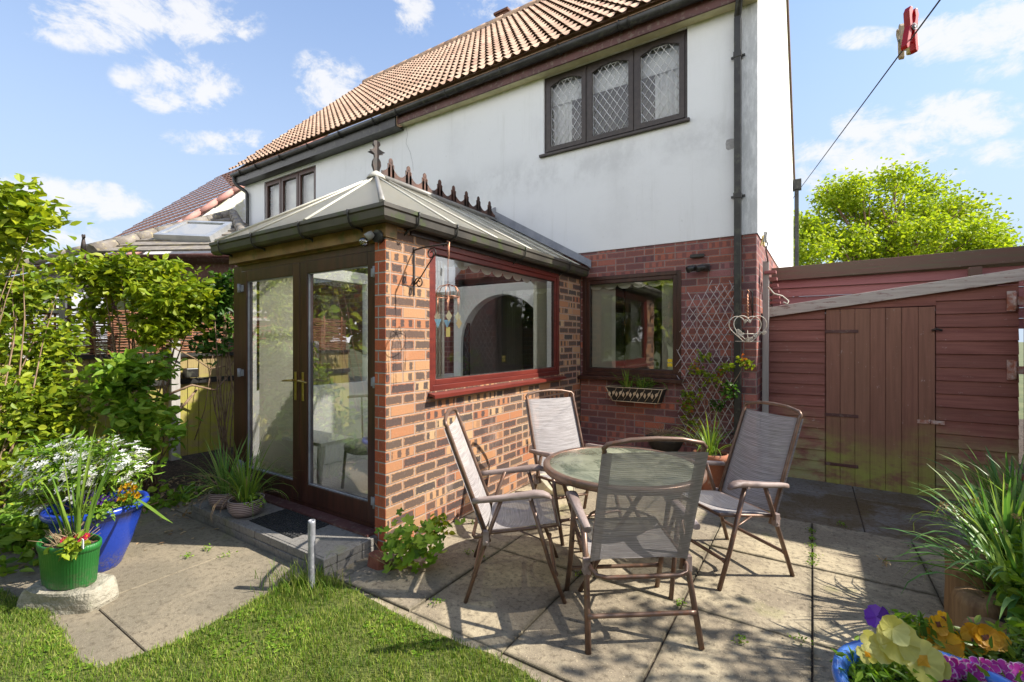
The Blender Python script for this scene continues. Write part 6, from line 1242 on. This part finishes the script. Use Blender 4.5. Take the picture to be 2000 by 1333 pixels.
mb=MB(); mb.tube([pw+V((-.02,0,0)),pw+V((.03,-.02,0)),pw+V((.05,-.02,-.06)),pw+V((.03,0,-.12)),pw+V((.05,.02,-.25))],.007,5); tag(mb.build('line_hook',M['iron']),'metal hook and loose cord on the brick corner holding the washing line','hook')
# ------------------------------------------------------------------ front right blue pot with pansies
fp=V((.318,1.735,0)); FR=.275; FH=.50
pot('blue_patio_pot','big blue glazed pot in the lower right corner',tuple(fp),[(.15,0),(.17,.02),(.21,.2),(.236,.38),(.242,.455),(.262,.47),(.268,.485),(.264,.502),(.244,.504),(.23,.49),(.22,.44)],M['lblue'],None,(.225,.455),64)
rr=random.Random(20)
def fpt(px,py,h): return G(px,py,h)
pz=thing('lemon_pansies',tuple(fp+Z1*.46),'large pale lemon pansies at the left of the blue patio pot','flowers'); mb=MB()
for i,(px,py,r_) in enumerate([(1748,1250,.062),(1800,1290,.066),(1700,1255,.036),(1742,1228,.045),(1822,1300,.05),(1694,1278,.032),(1722,1268,.046)]):
    mb=MB(); flower(mb,P(px,py,1.32+.03*(i%3)),(rr.uniform(-.2,.4),-.75,.55),r_*.86,5,0,1 if i in (1,5) else None,i+3,1.05); mb.build('bloom',[L['lemon'],L['orange']],pz)
mb=MB(); c,u=sprigs([(tuple(P(1745,1325,1.42)),(.11,.1,.04),1),(tuple(P(1705,1320,1.4)),(.07,.08,.035),.6),(tuple(P(1790,1345,1.35)),(.08,.08,.03),.6)],620,81,6,.05,.1); leaves(mb,c,.04,.0075,.3,-.2,81); mb.build('foliage',L['geran'],pz)
mb=MB()
for i in range(14): q=P(rr.uniform(1690,1860),rr.uniform(1235,1300),1.48); mb.tube([q-Z1*.08+V((rr.uniform(-.02,.02),0,0)),q],[.0025,.002],4)
mb.build('stems',L['geran'],pz)
pz=thing('blue_violet_pansy',tuple(P(1712,1205,1.6)),'single blue violet pansy leaning over the far rim of the patio pot','flower'); mb=MB()
for dx,dy in ((0,0),): flower(mb,P(1712+dx,1205+dy,1.58),(-.3,-.6,.5),.040,5,0,None,int(dx+9),1.0)
mb.build('petals',L['violet'],pz); mb=MB(); mb.tube([P(1725,1225,1.58),P(1735,1260,1.56)],.003,5); c,u=sprigs([(tuple(P(1755,1215,1.6)),(.045,.03,.03),1)],70,85,5,.03,.1); leaves(mb,c,.035,.007,.3,-.2,85); mb.build('stem',L['geran'],pz)
pz=thing('golden_brown_pansies',tuple(fp+V((.05,.12,.46))),'golden pansies with brown centres at the back of the blue patio pot','flowers'); mb=MB()
for i in range(30): px,py=rr.choice([(1815,1235),(1810,1265),(1850,1265),(1900,1245),(1925,1240),(1940,1250),(1880,1265),(1835,1215),(1860,1245),(1900,1262),(1960,1300)]); flower(mb,P(px+rr.uniform(-10,10),py+rr.uniform(-8,8),1.6+rr.uniform(-.05,.05)),(rr.uniform(-.4,.5),-.7,.5),rr.uniform(.028,.043),5,0,1 if i%2 else None,i+60,.95)
mb.build('petals',[L['orange'],L['brownp']],pz); mb=MB(); c,u=sprigs([(tuple(P(1870,1275,1.6)),(.15,.1,.04),1),(tuple(P(1940,1270,1.62)),(.1,.08,.035),.8),(tuple(P(1790,1240,1.62)),(.06,.05,.035),.4)],800,82,6,.05,.1); leaves(mb,c,.045,.008,.3,-.2,82)
for px,py in ((1852,1215),(1800,1215),(1795,1235),(1860,1290),(1835,1300),(1885,1300),(1820,1225)): q=P(px,py,1.58); mb.ribbon([q-Z1*.07,q-Z1*.04+R_*.004,q,q+Z1*.035-R_*.005],.013,.4,side=R_)
mb.build('foliage',L['straplt'],pz)
pz=thing('magenta_primroses',tuple(fp+V((.08,-.05,.46))),'magenta primroses with pale edged petals at the front right of the patio pot','flowers'); mb=MB()
for i in range(85):
    px=rr.uniform(1835,2010); py=1292+ (px-1828)*.12+rr.uniform(0,45); z_=1.42+rr.uniform(-.03,.03); q=P(px,py,z_); n_=(rr.uniform(-.4,.4),rr.uniform(-.9,-.2),.7); flower(mb,q,n_,.029,6,1,None,i,.78); flower(mb,V(q)+V(n_).normalized()*.0022,n_,.026,6,0,None,i,.74)
    if i%3==0: flower(mb,V(q)+V(n_).normalized()*.006,n_,.005,5,2,None,i)
mb.build('petals',[L['magenta'],L['pink'],L['orange']],pz); mb=MB(); c,u=sprigs([(tuple(P(1920,1345,1.4)),(.15,.08,.03),1)],200,83,5,.05,.1); leaves(mb,c,.05,.018,.4,0,83); mb.build('foliage',L['geran'],pz)
# ------------------------------------------------------------------ daffodil bed with log edging
for i,(x,y,h) in enumerate([(.70,3.33,.40),(.90,3.50,.38),(.66,3.10,.38),(.64,2.87,.36),(.63,2.64,.33),(.62,2.42,.31),(1.12,3.62,.38)]):
    mb=MB(); pr_=random.Random(30+i); mb.lathe([(.10,-.02),(.104,.1),(.098,h*.6),(.102,h-.03),(.09,h),(.05,h+.012),(.005,h-.005)],(x,y,0),36,cap=False,ripple=lambda j:.05*math.sin(j*1.1+i)+.045*math.sin(j*2.7+2*i)); tag(mb.build('edging_log',M['log']),['weathered edging log at the corner of the flower bed','farther edging log towards the shed','edging log just in front of the corner log','third edging log along the flower bed','fourth edging log along the flower bed','nearest edging log by the patio pot','edging log farthest from the camera near the gate'][i],'log','logs edging the daffodil bed')
mb=MB(); mb.prism([(.72,3.35,.27),(.62,2.35,.27),(2.1,2.2,.27),(2.1,3.7,.27),(1.0,3.6,.27)],(0,0,.06)); mb.build('bed_soil',M['soil'],kind='structure')
rr=random.Random(33)
def PX(px,py,z): q=P(px,py,z); return q.x,q.y
spots=[(*PX(1965,1120,2.45),'nearest daffodil clump spilling over the logs'),(*PX(1975,1040,3.0),'daffodil clump towards the shed'),(*PX(2010,1200,2.05),'daffodil clump at the right edge near the patio pot'),(*PX(2060,1080,2.6),'daffodil clump at the far right of the bed')]
for i,(x,y,lb_) in enumerate(spots):
    t=thing('daffodil_clump',(x,y,.33),lb_,'plant','daffodils gone over in the log edged bed'); mb=MB(); straps(mb,(x,y,.33),62,.32,.54,.012,130+i,.14,1.0,1.0,bias=(-.5,-.35)); straps(mb,(x,y,.33),12,.34,.5,.010,140+i,.08,.35,.3); mb.build('leaves',L['strap'],t)
    mb=MB(); straps(mb,(x,y,.35),16,.3,.55,.009,150+i,.1,1.0,1.2,bias=(-.4,-.1)); mb.build('young_leaves',L['straplt'],t)
    mb=MB(); m2=MB()
    for k in range(4):
        px,py=[(1838,985),(1905,975),(1955,1010),(1975,965),(1850,1010),(1985,990),(1960,1040),(1930,985),(1725,1095),(1990,1010),(1870,1000),(1948,1035),(1965,950),(1995,1000),(1920,1020),(1980,1040)][(i*4+k)%16]; m2=MB(); q=P(px,py,V((x,y,0)).dot(F_)+.1); b=V((x,y,.35)); m1=b.lerp(q,.75)+Z1*.04; mb.tube([b,b.lerp(q,.4)+Z1*.05,m1,q],[.0045,.004,.0035,.003],5)
        for j in range(7): flower(m2,q+V((rr.uniform(-.02,.02),rr.uniform(-.02,.02),rr.uniform(-.025,.01))),(rr.uniform(-1,1),rr.uniform(-1,.2),rr.uniform(-1,.4)),.018,3,0,None,j+k,.5)
        m2.build('withered_flower',L['dry'],t)
    mb.build('stalks',L['straplt'],t)
q=thing('bed_greenery',(1.2,2.9,.35),'low bright green foliage and violet flowers under the daffodils','plant'); mb=MB(); c,u=sprigs([((.80,2.75,.42),(.12,.3,.08),2),((.76,2.45,.38),(.08,.2,.08),1),((.95,3.2,.45),(.22,.2,.1),1.5)],1900,84,6,.07,.1); leaves(mb,c,.05,.02,.4,0,84); mb.build('foliage',L['geran'],q)
mb=MB()
for i in range(9): flower(mb,P(rr.uniform(1970,2000),rr.choice([1172,1225,1215]),2.3),(-.3,-.8,.5),.018,5,0,None,i)
mb.build('violet_flowers',L['violet'],q)
